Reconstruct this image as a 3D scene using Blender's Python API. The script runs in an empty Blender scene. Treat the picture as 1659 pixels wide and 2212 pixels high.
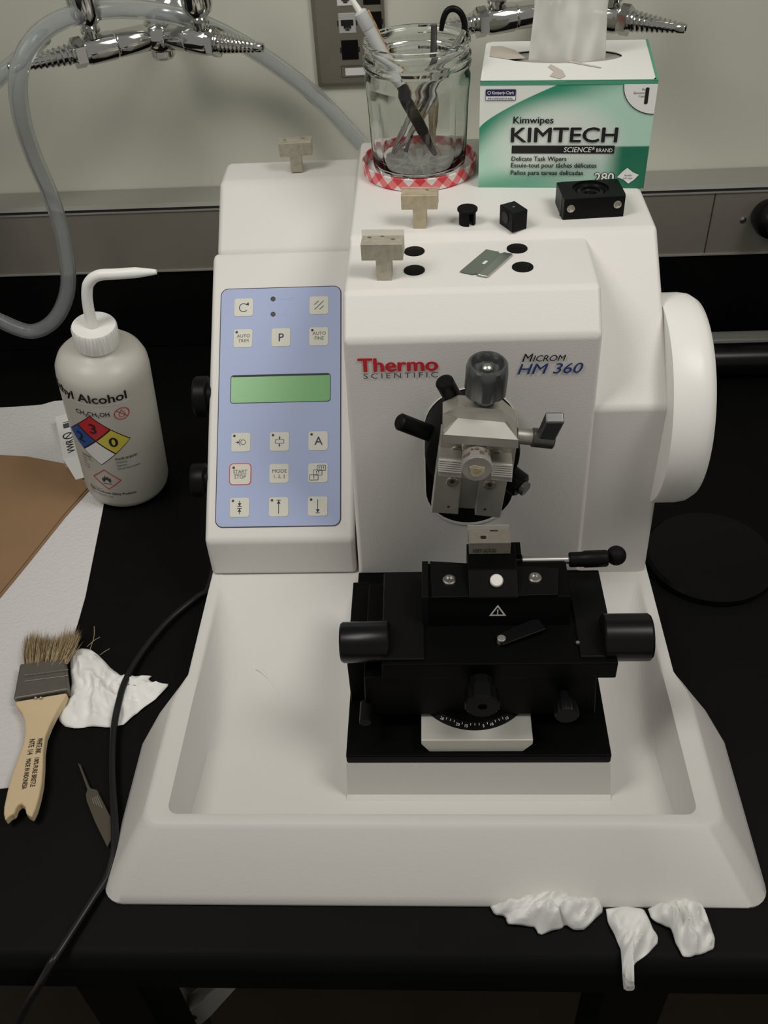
import bpy, bmesh, math, random
from mathutils import Vector, Matrix, noise
D = bpy.data
scene = bpy.context.scene
COL = scene.collection
PI = math.pi
R = math.radians

# ------------------------------------------------------------------ camera
YAW, PITCH, ROLL, F = -.07263384, .73018313, -.06451996, 2031.0
CAM = Vector((.007125, -.277875, .57))
_fw = Vector((math.sin(YAW)*math.cos(PITCH), math.cos(YAW)*math.cos(PITCH), -math.sin(PITCH)))
_r = Vector((math.cos(YAW), -math.sin(YAW), 0)); _u = _r.cross(_fw)
_r2 = _r*math.cos(ROLL)+_u*math.sin(ROLL); _u2 = -_r*math.sin(ROLL)+_u*math.cos(ROLL)
cam = D.cameras.new('camera'); camo = D.objects.new('camera', cam); COL.objects.link(camo)
camo.matrix_world = Matrix(((_r2.x, _u2.x, -_fw.x, CAM.x), (_r2.y, _u2.y, -_fw.y, CAM.y), (_r2.z, _u2.z, -_fw.z, CAM.z), (0, 0, 0, 1)))
cam.sensor_fit = 'VERTICAL'; cam.sensor_height = 36; cam.lens = F*36/2212; cam.clip_start = .01
scene.camera = camo

def ray(px, py): return _r2*(px-829.5) - _u2*(py-1106) + _fw*F
def at(px, py, **k):                      # the point of a plane x=, y= or z= seen at a pixel of the photograph
    a, v = list(k.items())[0]; i = 'xyz'.index(a); d = ray(px, py)
    return CAM + d*((v-CAM[i])/d[i])
def atp(px, py, P0, n):
    d = ray(px, py); return CAM + d*((P0-CAM).dot(n)/d.dot(n))

# ------------------------------------------------------------------ light
scene.view_settings.view_transform = 'Standard'; scene.view_settings.look = 'None'
scene.view_settings.gamma = 1; scene.view_settings.exposure = 0
w = D.worlds.new('room'); scene.world = w; w.use_nodes = True
w.node_tree.nodes['Background'].inputs[0].default_value = (1, .96, .89, 1)
w.node_tree.nodes['Background'].inputs[1].default_value = .245
def area(name, loc, tgt, sx, sy, e, c=(1, .965, .905)):
    l = D.lights.new(name, 'AREA'); l.shape = 'RECTANGLE'; l.size = sx; l.size_y = sy; l.energy = e; l.color = c; l.spread = R(72)
    o = D.objects.new(name, l); COL.objects.link(o); o.location = loc
    o.rotation_euler = (Vector(tgt)-Vector(loc)).to_track_quat('-Z', 'Y').to_euler()
    return o
area('ceiling_lamp', (-.56, -.02, 1.15), (0, .33, .2), .34, .5, 1.0)
area('ceiling_lamp', (.52, -.02, 1.15), (0, .33, .2), .34, .5, 1.0)

# ------------------------------------------------------------------ materials
def mat(name, col, rough=.5, metal=0, noise_s=0, noise_a=0, bump=0, bump_s=400, trans=0, ior=1.45, spec=.5, alpha=1, sub=0):
    m = D.materials.new(name); m.use_nodes = True; nt = m.node_tree; b = nt.nodes['Principled BSDF']
    b.inputs['Base Color'].default_value = (*col, 1); b.inputs['Roughness'].default_value = rough
    b.inputs['Metallic'].default_value = metal; b.inputs['IOR'].default_value = ior
    b.inputs['Transmission Weight'].default_value = trans; b.inputs['Specular IOR Level'].default_value = spec
    b.inputs['Alpha'].default_value = alpha
    if sub: b.inputs['Subsurface Weight'].default_value = sub; b.inputs['Subsurface Radius'].default_value = (.01, .01, .01)
    tc = nt.nodes.new('ShaderNodeTexCoord')
    if noise_a:
        n = nt.nodes.new('ShaderNodeTexNoise'); n.inputs['Scale'].default_value = noise_s; n.inputs['Detail'].default_value = 4
        nt.links.new(tc.outputs['Object'], n.inputs['Vector'])
        mx = nt.nodes.new('ShaderNodeMix'); mx.data_type = 'RGBA'
        mx.inputs['A'].default_value = (*[max(0, c*(1-noise_a)) for c in col], 1); mx.inputs['B'].default_value = (*[min(1, c*(1+noise_a)) for c in col], 1)
        nt.links.new(n.outputs['Fac'], mx.inputs['Factor']); nt.links.new(mx.outputs['Result'], b.inputs['Base Color'])
    if bump:
        n = nt.nodes.new('ShaderNodeTexNoise'); n.inputs['Scale'].default_value = bump_s; n.inputs['Detail'].default_value = 2
        nt.links.new(tc.outputs['Object'], n.inputs['Vector'])
        bp = nt.nodes.new('ShaderNodeBump'); bp.inputs['Strength'].default_value = bump; bp.inputs['Distance'].default_value = .001
        nt.links.new(n.outputs['Fac'], bp.inputs['Height']); nt.links.new(bp.outputs['Normal'], b.inputs['Normal'])
    return m
def srgb(r, g, b):
    f = lambda c: (c/255/12.92 if c/255 <= .04045 else ((c/255+.055)/1.055)**2.4)
    return (f(r), f(g), f(b))
M = {}
M['plastic'] = mat('white_plastic', (.665, .65, .622), .45, bump=.09, bump_s=900, spec=.35)
M['smooth_plastic'] = mat('smooth_white_plastic', (.77, .76, .73), .35, spec=.4)
M['black'] = mat('black_paint', (.0022, .0022, .0022), .42, spec=.08)
M['black_matte'] = mat('black_matte', (.004, .004, .004), .6, spec=.15)
M['black_gloss'] = mat('black_gloss', (.004, .004, .0042), .28, spec=.3)
M['black_part'] = mat('black_anodised', (.0035, .0035, .0038), .4, spec=.16)
M['bench'] = mat('bench_resin', (.0035, .0035, .0036), .5, noise_s=25, noise_a=.3, spec=.10)
M['wall'] = mat('wall_paint', (.69, .70, .60), .7, noise_s=6, noise_a=.03, bump=.06, bump_s=300)
M['alu'] = mat('raceway_grey', (.26, .245, .21), .45, metal=.25, noise_s=60, noise_a=.06)
M['alu_top'] = mat('raceway_cover', (.34, .335, .30), .45, metal=.2)
M['steel'] = mat('steel', (.55, .54, .52), .3, 1)
M['brush_steel'] = mat('brushed_steel', (.33, .315, .28), .45, .6, noise_s=120, noise_a=.12)
M['plate'] = mat('outlet_plate', (.30, .28, .23), .42, .7, noise_s=90, noise_a=.08)
M['chrome'] = mat('chrome', (.62, .62, .6), .09, 1)
M['tan_metal'] = mat('worn_metal', (.42, .39, .31), .5, .35, noise_s=220, noise_a=.4)
M['tan_warm'] = mat('tan_metal', (.46, .40, .28), .5, .3, noise_s=200, noise_a=.35)
M['clamp'] = mat('clamp_metal', (.40, .385, .34), .42, .55, noise_s=200, noise_a=.06)
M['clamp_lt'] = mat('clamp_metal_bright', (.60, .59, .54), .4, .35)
M['dark_steel'] = mat('dark_steel', (.13, .13, .125), .35, .8)
M['gun'] = mat('knob_grey', (.12, .125, .125), .35, .7)
M['blue'] = mat('panel_blue', srgb(160, 172, 206), .42, spec=.3)
M['button'] = mat('button_cream', srgb(203, 203, 190), .45, spec=.3)
M['ink'] = mat('navy_ink', srgb(30, 30, 80), .5)
M['inkgreen'] = mat('dark_green_ink', srgb(45, 75, 75), .5)
M['inkgrey'] = mat('grey_ink', srgb(80, 80, 85), .5)
M['blackink'] = mat('black_ink', (.008, .008, .008), .5)
M['faint'] = mat('faint_white_ink', srgb(180, 190, 218), .5)
M['red'] = mat('red_ink', srgb(195, 35, 45), .5)
M['blueink'] = mat('blue_ink', srgb(40, 60, 120), .5)
M['lcd'] = mat('lcd_green', srgb(112, 168, 108), .25)
M['dark'] = mat('dark_seam', (.02, .02, .025), .6)
M['led'] = mat('led_dark', (.03, .015, .02), .3)
M['white'] = mat('white_print', (.78, .78, .76), .5)
M['paper'] = mat('paper_towel', (.66, .65, .65), .9, bump=.35, bump_s=420, spec=.1)
M['tissue'] = mat('tissue', (.86, .86, .84), .9, spec=.1, bump=.15, bump_s=250)
M['kraft'] = mat('kraft_paper', srgb(146, 116, 85), .75, noise_s=25, noise_a=.08)
M['kraft_edge'] = mat('kraft_edge', srgb(120, 85, 62), .8)
M['wood'] = mat('pale_wood', srgb(212, 190, 152), .6, noise_s=40, noise_a=.07)
M['stick'] = mat('wood_stick', srgb(190, 150, 100), .6, noise_s=60, noise_a=.1)
M['bristle'] = mat('bristle', srgb(178, 160, 125), .7, noise_s=300, noise_a=.35)
M['bristle_dark'] = mat('bristle_dark', srgb(112, 92, 62), .7)
M['tin'] = mat('tin_ferrule', (.17, .16, .14), .45, .6, noise_s=120, noise_a=.15)
M['glass'] = mat('clear_glass', (.97, .99, .98), .02, trans=1, ior=1.48)
M['glassy'] = mat('glass_knife', (.80, .79, .74), .12, trans=.75, ior=1.2)
M['resin'] = mat('clear_resin', (.62, .60, .55), .12, trans=.7, ior=1.3)
M['tube'] = mat('clear_tubing', (.80, .83, .84), .16, trans=.86, ior=1.25)
M['bottle'] = mat('bottle_plastic', (.50, .49, .44), .36, sub=.2, spec=.4)
M['cap'] = mat('white_cap', (.80, .80, .77), .4, sub=.1)
M['yellow'] = mat('yellow_print', srgb(205, 195, 70), .5)
M['hblue'] = mat('blue_print', srgb(30, 80, 150), .5)
M['brass'] = mat('screw_metal', (.42, .40, .33), .35, .9)
M['grey_pl'] = mat('grey_plastic', (.48, .49, .48), .4)
M['floor'] = mat('floor_vinyl', (.06, .045, .03), .6, noise_s=8, noise_a=.25)
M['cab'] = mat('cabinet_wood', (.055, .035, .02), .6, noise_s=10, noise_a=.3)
M['cable'] = mat('cable_black', (.008, .008, .008), .3)
M['grime'] = mat('grime', srgb(95, 80, 65), .6)

# ------------------------------------------------------------------ mesh builder
class Fr:                                   # flat frame: origin, u right, v up, n out
    def __init__(s, o, u, v, n=None):
        s.o = Vector(o); s.u = Vector(u).normalized(); s.v = Vector(v).normalized()
        s.n = Vector(n).normalized() if n else s.u.cross(s.v).normalized()
    def p(s, a, b, c=0): return s.o + s.u*a + s.v*b + s.n*c
    def sub(s, a, b, c=0, ang=0):
        ca, sa = math.cos(ang), math.sin(ang)
        return Fr(s.p(a, b, c), s.u*ca+s.v*sa, s.v*ca-s.u*sa, s.n)
class MB:
    def __init__(s): s.v = []; s.f = []; s.m = []; s.mats = []
    def mi(s, m):
        m = M[m] if isinstance(m, str) else m
        if m not in s.mats: s.mats.append(m)
        return s.mats.index(m)
    def add(s, vs, fs, m):
        k = len(s.v); i = s.mi(m); s.v += [Vector(v) for v in vs]
        for f in fs: s.f.append([k+j for j in f]); s.m.append(i)
        return s
    def box(s, c, size, m, rot=None, fr=None):
        hx, hy, hz = [q/2 for q in size]; c = Vector(c); vs = []
        for x in (-1, 1):
            for y in (-1, 1):
                for z in (-1, 1):
                    q = Vector((x*hx, y*hy, z*hz))
                    if fr: q = fr.u*q.x + fr.v*q.y + fr.n*q.z
                    elif rot: q = rot @ q
                    vs.append(c+q)
        return s.add(vs, [(0, 1, 3, 2), (4, 6, 7, 5), (0, 4, 5, 1), (2, 3, 7, 6), (0, 2, 6, 4), (1, 5, 7, 3)], m)
    def prism(s, poly, vec, m):
        vec = Vector(vec); n = len(poly); P = [Vector(p) for p in poly]
        return s.add(P+[p+vec for p in P], [list(range(n)), list(range(2*n-1, n-1, -1))]+[(i, n+i, n+(i+1) % n, (i+1) % n) for i in range(n)], m)
    def loops(s, L, m, close=True, cap0=True, cap1=True):
        n = len(L[0]); vs = [p for l in L for p in l]; fs = []
        for k in range(len(L)-1):
            for i in range(n if close else n-1):
                j = (i+1) % n; fs.append((k*n+i, k*n+j, (k+1)*n+j, (k+1)*n+i))
        if cap0: fs.append(list(range(n-1, -1, -1)))
        if cap1: fs.append([(len(L)-1)*n+i for i in range(n)])
        return s.add(vs, fs, m)
    def lathe(s, prof, o, ax, m, seg=48, cap0=True, cap1=True, rmod=None, ref=None):
        ax = Vector(ax).normalized(); o = Vector(o)
        e1 = Vector(ref) if ref else (Vector((1, 0, 0)) if abs(ax.x) < .9 else Vector((0, 1, 0)))
        e1 = (e1-ax*e1.dot(ax)).normalized(); e2 = ax.cross(e1); L = []
        for r, h in prof:
            l = []
            for i in range(seg):
                t = 2*PI*i/seg; rr = r*(rmod(t, h) if rmod else 1)
                l.append(o+ax*h+e1*(rr*math.cos(t))+e2*(rr*math.sin(t)))
            L.append(l)
        return s.loops(L, m, True, cap0, cap1)
    def cyl(s, p0, p1, r0, m, r1=None, seg=32, ch=0):
        p0 = Vector(p0); p1 = Vector(p1); h = (p1-p0).length; r1 = r0 if r1 is None else r1
        pr = [(r0, 0), (r1, h)] if not ch else [(r0-ch, 0), (r0, ch), (r1, h-ch), (r1-ch, h)]
        return s.lathe(pr, p0, p1-p0, m, seg)
    def tube(s, pts, r, m, seg=16, smooth=6, cap=True):
        P = [Vector(p) for p in pts]
        rs = r if isinstance(r, (list, tuple)) else [r]*len(P)
        if smooth:
            Q = []; q = []
            for i in range(len(P)-1):
                a = P[max(i-1, 0)]; b = P[i]; c = P[i+1]; d = P[min(i+2, len(P)-1)]
                for k in range(smooth):
                    t = k/smooth
                    Q.append(.5*((2*b)+(c-a)*t+(2*a-5*b+4*c-d)*t*t+(3*b-a-3*c+d)*t**3)); q.append(rs[i]*(1-t)+rs[i+1]*t)
            Q.append(P[-1]); q.append(rs[-1]); P, rs = Q, q
        L = []; t0 = (P[1]-P[0]).normalized(); e = t0.orthogonal().normalized()
        for i, p in enumerate(P):
            t = (P[min(i+1, len(P)-1)]-P[max(i-1, 0)]).normalized()
            e = (e-t*e.dot(t)).normalized(); g = t.cross(e)
            L.append([p+e*(rs[i]*math.cos(2*PI*k/seg))+g*(rs[i]*math.sin(2*PI*k/seg)) for k in range(seg)])
        return s.loops(L, m, True, cap, cap)
    def sphere(s, c, r, m, seg=24, sc=(1, 1, 1)):
        L = []
        for i in range(1, 12):
            a = PI*i/12
            L.append([Vector(c)+Vector((r*sc[0]*math.sin(a)*math.cos(2*PI*k/seg), r*sc[1]*math.sin(a)*math.sin(2*PI*k/seg), -r*sc[2]*math.cos(a))) for k in range(seg)])
        return s.loops(L, m)
    # flat printing ------------------------------------------------
    def poly(s, fr, pts, m, c=.0002): return s.add([fr.p(a, b, c) for a, b in pts], [list(range(len(pts)))], m)
    def disc(s, fr, a, b, r, m, c=.0002, seg=24): return s.poly(fr, [(a+r*math.cos(2*PI*i/seg), b+r*math.sin(2*PI*i/seg)) for i in range(seg)], m, c)
    def line(s, fr, pts, wd, m, c=.0003, close=False):
        P = [Vector(p) for p in pts]; n = len(P); A = []; B = []
        for i in range(n):
            a = P[i-1] if (i or close) else P[i]; b = P[(i+1) % n] if (i < n-1 or close) else P[i]
            d1 = (P[i]-a).normalized() if (P[i]-a).length else (b-P[i]).normalized(); d2 = (b-P[i]).normalized() if (b-P[i]).length else d1
            t = (d1+d2).normalized() if (d1+d2).length > 1e-6 else d1; k = wd/2/max(.35, t.dot(d1)); nn = Vector((-t.y, t.x))*k
            A.append(P[i]+nn); B.append(P[i]-nn)
        vs = [fr.p(q.x, q.y, c) for q in A]+[fr.p(q.x, q.y, c) for q in B]
        return s.add(vs, [(i, (i+1) % n, n+(i+1) % n, n+i) for i in range(n if close else n-1)], m)
    def arc(s, fr, a, b, r, t0, t1, wd, m, c=.0003, seg=24):
        return s.line(fr, [(a+r*math.cos(R(t0+(t1-t0)*i/seg)), b+r*math.sin(R(t0+(t1-t0)*i/seg))) for i in range(seg+1)], wd, m, c)
    def rrect(s, fr, a, b, wd, ht, r, m, c=.0002): return s.poly(fr, rr(a, b, wd, ht, r), m, c)
    def text(s, fr, txt, a, b, size, m, c=.0003, bold=0, al='LEFT', shear=0, sp=1, sx=1, warp=None, wid=None):
        cu = D.curves.new('t', 'FONT'); cu.body = txt; cu.size = 1; cu.shear = shear; cu.space_character = sp; cu.align_x = 'LEFT'; cu.resolution_u = 3
        ob = D.objects.new('t', cu); me = D.meshes.new_from_object(ob); vs = [v.co.copy() for v in me.vertices]; fs = [list(p.vertices) for p in me.polygons]
        D.objects.remove(ob); D.curves.remove(cu); D.meshes.remove(me)
        if not vs: return s
        x0 = min(v.x for v in vs); x1 = max(v.x for v in vs)
        k = (wid/(x1-x0)) if wid else size*sx
        off = {'LEFT': 0, 'CENTER': -(x1-x0)/2, 'RIGHT': -(x1-x0)}[al]
        dl = bold*size*(1 if size > .006 else .6)
        for kc, (ox, oy) in enumerate(((0, 0),) if dl < .00002 else ((0, 0), (dl, 0), (-dl, 0), (0, dl*.6), (0, -dl*.6))):
            out = []; cc = c+kc*.00002
            for v in vs:
                x = a+ox+(v.x-x0+off)*k; y = b+oy+v.y*size
                out.append(fr.p(x, y, cc))
            s.add(out, fs, m)
        return s
    # -------------------------------------------------------------
    def build(s, name, parent=None, bevel=0, bseg=3, ang=35, flat=False, loc=None, label=None, subdiv=0, solid=0, kind=None):
        w0 = Vector((0, 0, 0)); q = parent
        while q is not None: w0 = w0 + q.location; q = q.parent
        o0 = Vector(loc) if loc is not None else w0
        me = D.meshes.new(name); me.from_pydata([v-o0 for v in s.v], [], s.f)
        for m in s.mats: me.materials.append(m)
        for i, p in enumerate(me.polygons): p.material_index = s.m[i]; p.use_smooth = not flat
        bm = bmesh.new(); bm.from_mesh(me)
        if len(s.mats) < 2 or bevel: bmesh.ops.recalc_face_normals(bm, faces=bm.faces)
        bm.to_mesh(me); bm.free()
        if not flat: me.set_sharp_from_angle(angle=R(ang))
        o = D.objects.new(name, me); COL.objects.link(o); o.location = o0-w0
        if parent: o.parent = parent
        if solid:
            md = o.modifiers.new('solid', 'SOLIDIFY'); md.thickness = solid; md.offset = -1
        if bevel:
            md = o.modifiers.new('bevel', 'BEVEL'); md.width = bevel; md.segments = bseg; md.limit_method = 'ANGLE'; md.angle_limit = R(25); md.harden_normals = True
        if subdiv:
            md = o.modifiers.new('sub', 'SUBSURF'); md.levels = subdiv; md.render_levels = subdiv
        if label: o['label'] = label
        if kind: o['kind'] = kind
        return o
def rr(a, b, wd, ht, r, n=5):
    out = []
    for cx, cy, t in ((a+wd/2-r, b+ht/2-r, 0), (a-wd/2+r, b+ht/2-r, 90), (a-wd/2+r, b-ht/2+r, 180), (a+wd/2-r, b-ht/2+r, 270)):
        for i in range(n+1): out.append((cx+r*math.cos(R(t+90*i/n)), cy+r*math.sin(R(t+90*i/n))))
    return out
def tag(o, label, cat, group=None):
    o['label'] = label; o['category'] = cat
    if group: o['group'] = group
    return o
def thing(name, loc, label, cat, group=None):
    o = D.objects.new(name, None); COL.objects.link(o); o.location = loc; o.empty_display_size = .02
    return tag(o, label, cat, group)
def struct(mb, name, **k):
    o = mb.build(name, **k); o['kind'] = 'structure'; return o
X, Y, Z = Vector((1, 0, 0)), Vector((0, 1, 0)), Vector((0, 0, 1))

# ------------------------------------------------------------------ setting
WY, BY = .69, .649                       # wall plane, backsplash and raceway face
struct(MB().box((0, WY+.05, .4), (4, .1, 2.9), 'wall'), 'wall_back')
struct(MB().box((0, -.6, -.96), (4, 3.2, .06), 'floor'), 'floor')
rw = MB().box((0, (BY+WY)/2-.0005, .1295), (2.2, WY-BY-.001, .067), 'alu')
rw.box((0, BY-.0006, .0957), (2.2, .003, .0016), 'alu_top').box((0, BY-.0004, .1626), (2.2, .002, .0012), 'alu_top')
rw.box((0, BY+.006, .1648), (2.2, .010, .0036), 'dark')
rw.prism([(-1.1, BY, .1662), (-1.1, BY+.002, .1702), (-1.1, WY-.001, .1702), (-1.1, WY-.001, .1662)], (2.2, 0, 0), 'alu_top')
a = at(1545, 405, y=BY); b = at(1524, 546, y=BY)
rw.box(((a.x+b.x)/2, BY-.0003, .1295), (.0006, .0012, .064), 'dark')
c = at(1605, 475, y=BY); fr = Fr(c, X, Z, -Y)
rw.lathe([(.0032, -.001), (.0032, .0008), (.002, .0014)], c, -Y, 'steel', 20).box(c-Y*.0014, (.0034, .0004, .0006), 'dark')
struct(rw, 'trim_1')

# bench with its backsplash
t = thing('lab_bench', (0, .3, 0), 'black resin lab bench top carrying the whole white machine', 'bench')
bt = MB(); L = []
prof = [(-.034, -.0), (-.040, -.0016), (-.0438, -.005), (-.0455, -.010), (-.0455, -.032), (-.04, -.034), (BY+.03, -.034), (BY+.03, 0)]
bt.prism([(-1.1, y, z-.0002) for y, z in prof], (2.2, 0, 0), 'bench').build('bench_top', t, ang=60)
MB().box((0, BY+.015, .047), (2.2, .03, .0934), 'bench').build('backsplash', t, bevel=.001)
for px0, px1, yy in ((275, 335, 0), (1300, 1370, 0)):
    p = at((px0+px1)/2, 2170, y=.05)
    MB().box((p.x, .05, -.482), (.05, .05, .894), 'black_matte').build('leg', t)
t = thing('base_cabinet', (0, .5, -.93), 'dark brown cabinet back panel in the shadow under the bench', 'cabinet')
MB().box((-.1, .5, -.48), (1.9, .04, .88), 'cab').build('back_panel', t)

# grey chair bracket below the bench edge
t = thing('stool_base', (-.1, .12, -.93), 'grey metal bracket with a round hole in the dark under the bench', 'stool')
P = lambda x, y: at(x, y, y=.10)
MB().prism([P(345, 2128), P(356, 2124), P(402, 2190), P(388, 2196)], (0, .02, 0), 'clamp_lt').prism([P(388, 2196), P(402, 2190), P(440, 2160), P(446, 2150), P(485, 2120), P(524, 2120), P(455, 2196), P(425, 2222), P(405, 2222)], (0, .02, 0), 'clamp_lt').build('bracket', t, bevel=.001)
q = P(417, 2196)
MB().cyl(q-Y*.0015, q+Y*.001, .0042, 'dark').build('bolt_hole', t)
MB().cyl(P(417, 2215)+Y*.012, (P(417, 2215).x, .112, -.93), .012, 'dark_steel').build('post', t)

# ------------------------------------------------------------------ microtome
mt = thing('microtome', (0, .25, 0), 'large white rotary microtome with blue keypad standing on the black bench', 'laboratory machine')
# base tray
def st(side, xs, ys): return [(side*x, y) for x, y in zip(xs, ys)]
def loop(front_y, xc, rc, xs, ys, back_y, xb, z, n=6, nf=8):
    pts = []
    for i in range(nf): pts.append((-(xc-rc)*(2*i/(nf)-1)*-1 if False else (xc-rc)*(1-2*i/nf), front_y))
    for i in range(n+1):
        t = R(270-90*i/n); pts.append((-xc+rc+rc*math.cos(t), front_y+rc+rc*math.sin(t)))
    pts += st(-1, xs, ys)+[(-xb, back_y), (xb, back_y)]+st(1, xs, ys)[::-1]
    for i in range(n+1):
        t = R(0-90*i/n); pts.append((xc-rc+rc*math.cos(t), front_y+rc+rc*math.sin(t)))
    return [Vector((x, y, z)) for x, y in pts]
def mix(A, B, t, z): return [Vector((a.x*(1-t)+b.x*t, a.y*(1-t)+b.y*t, z)) for a, b in zip(A, B)]
ob0 = loop(-.0085, .2058, .013, [.2055, .1985, .188, .1755, .1728, .1724, .1720, .1718, .1717], [.108, .135, .158, .180, .195, .210, .222, .230, .236], .42, .1715, .0)
ob1 = loop(.0245, .1790, .012, [.1780, .1768, .1742, .1716, .1713, .1711, .1710, .1709, .1708], [.116, .125, .133, .141, .180, .205, .220, .230, .236], .42, .1700, .04)
in1 = loop(.0315, .1650, .007, [.1643, .1641, .1639, .1636, .1632, .1629, .1627, .1625, .1622], [.116, .125, .133, .145, .180, .205, .217, .2245, .2290], .231, .1605, .04)
fl0 = loop(.0400, .1585, .010, [.1565, .1560, .1555, .1545, .1520, .1480, .1420, .1350, .1270], [.072, .082, .091, .099, .109, .119, .1275, .1340, .1386], .1405, .1180, .006)
bt = MB()
L = [mix(ob0, ob1, 0, .0005), mix(ob0, ob1, -.008, .003), mix(ob0, ob1, .1, .007), mix(ob0, ob1, .5, .0225), mix(ob0, ob1, .92, .0375), mix(ob0, ob1, .985, .0395), mix(ob1, in1, .15, .04), mix(ob1, in1, .8, .04), mix(in1, fl0, .0, .0394), mix(in1, fl0, .06, .0376),
     mix(in1, fl0, .5, .0225), mix(in1, fl0, .85, .0115), mix(in1, fl0, .97, .0078)]
ce = Vector((.002, .09, 0)); fl1 = [v.lerp(ce, .08) for v in fl0]
L += [[Vector((v.x, v.y, .0062)) for v in fl1], [Vector((v.x, v.y, .006)) for v in [q.lerp(ce, .2) for q in fl0]]]
bt.loops(L, 'plastic', True, True, True)
A = [Vector(p) for p in ((-.055, .0595, .0055), (.1205, .0595, .0055), (.1215, .24, .0055), (-.056, .24, .0055))]
B = [Vector(p) for p in ((-.0535, .0695, .0372), (.1178, .0695, .0372), (.1178, .24, .0372), (-.0535, .24, .0372))]
bt.loops([A, [a.lerp(b, .08)+Vector((0, .004 if k < 2 else 0, 0)) for k, (a, b) in enumerate(zip(A, B))], B], 'plastic', True, False, True)
bt.build('base_tray', mt, ang=50)
# dried drip and specks inside the tray
tray = [o for o in mt.children if o.name == 'base_tray'][0]
def slope(px, py):
    q_ = atp(px, py, Vector((0, .141, .0062)), Vector((0, -.338, .9)).normalized()); return q_ if q_.y > .142 else at(px, py, z=.0064)
dp = [slope(*q_) for q_ in ((553, 1446), (562, 1447), (580, 1466), (590, 1478), (598, 1496), (612, 1504), (624, 1516), (634, 1519))]
M['drip'] = mat('dried_drip', (.72, .71, .68), .15)
MB().tube(dp, [.0012, .0018, .0010, .0009, .0011, .0007, .0007, .0005], 'drip', seg=10).build('dried_drip', tray)
# main column : profile (y,z) with x limits
def house(prof, xl, xr):
    mb = MB(); n = len(prof)
    mb.add([(xl(z), y, z) for y, z in prof]+[(xr(z), y, z) for y, z in prof],
           [list(range(n)), list(range(2*n-1, n-1, -1))]+[(i, n+i, n+(i+1) % n, (i+1) % n) for i in range(n)], 'plastic')
    return mb
house([(.2390, .002), (.2390, .1955), (.328, .2812), (.500, .2812), (.512, .27), (.512, .002)], lambda z: -.051+.002*(z > .2), lambda z: .1702-.0050*min(z, .195)/.195-.0050*max(0, z-.195)/.086).build('column_housing', mt, bevel=.0035)
hh = house([(.2365, .002), (.2365, .2540), (.2585, .2768), (.340, .2768), (.340, .1)], lambda z: -.0540+.0045*z/.25, lambda z: .1190-.0050*z/.25).build('head_housing', mt, bevel=.0035)
# lettering
ff = Fr((0, .2361, 0), X, Z, -Y)
a = at(775, 803, y=.2361); b = at(945, 800, y=.2361); rot = math.atan2(b.z-a.z, b.x-a.x)
lg = MB(); w1 = (b-a).length
lg.text(ff.sub(a.x, a.z, 0, rot*.6), 'Thermo', 0, 0, .0145, 'red', bold=.035, wid=w1, sp=1.02)
a2 = at(786, 818, y=.2361); b2 = at(946, 814, y=.2361)
lg.text(ff.sub(a2.x, a2.z, 0, 0), 'SCIENTIFIC', 0, 0, .0058, 'inkgrey', bold=.004, wid=b2.x-a2.x, sp=1.4)
lg.build('brand_lettering', mt, flat=True)
lg = MB()
a3 = at(1128, 781, y=.2361); b3 = at(1222, 779, y=.2361)
lg.text(ff.sub(a3.x, a3.z), 'M', 0, 0, .0085, 'blackink', shear=.25, bold=.004)
lg.text(ff.sub(a3.x+.0068, a3.z), 'ICROM', 0, 0, .0065, 'blackink', shear=.25, bold=.004, wid=b3.x-a3.x-.0068)
a4 = at(1118, 808, y=.2361); b4 = at(1258, 806, y=.2361)
lg.text(ff.sub(a4.x, a4.z), 'HM 360', 0, 0, .0112, 'blueink', shear=.25, bold=.006, wid=b4.x-a4.x)
lg.build('model_lettering', mt, flat=True)
# round black inlays of the top
for q in ((895, 543), (895, 584), (1117, 537), (1129, 577)):
    p = at(*q, z=.277); MB().lathe([(.0069, -.002), (.0069, .0004), (.0065, .0006)], p, Z, 'black_matte', 40).build('inlay_disc', mt)
# left control housing
SX = lambda z: -.1712+.004*min(1, z/.26)
house([(.2403, .0395), (.2403, .077), (.4276, .2236), (.4276, .1), (.43, .0395)], lambda z: -.1708+.0008*min(1, z/.2), lambda z: -.0556+.003*min(1, z/.2)).build('control_housing', mt, bevel=.004)
house([(.4272, .002), (.4272, .2228), (.476, .2615), (.515, .2625), (.522, .255), (.522, .002)], lambda z: -.1694+.003*min(1, z/.26), lambda z: -.050).build('rear_housing', mt, bevel=.006)
# handwheel
hw = MB(); hw.lathe([(.0745, -.0038), (.0752, -.001), (.0752, .0135), (.0742, .0195), (.071, .0245), (.064, .0265), (.057, .0265), (.053, .022), (.0001, .022)], (.1665, .2896, .1666), X, 'smooth_plastic', 96).build('handwheel', mt, ang=50)
# side knobs on the left
for (px, py0, py1, xx) in ((430, 806, 908, -.181), (424, 998, 1076, -.181)):
    c = at(px, (py0+py1)/2, x=xx); r = .0165 if py0 < 900 else .0135
    MB().lathe([(r*.7, 0), (r*.72, .004), (r, .005), (r, .0135), (r*.93, .0150), (r*.3, .0150)], (-.1685, c.y, c.z), -X, 'black_part', 40).build('feed_knob', mt)

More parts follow.
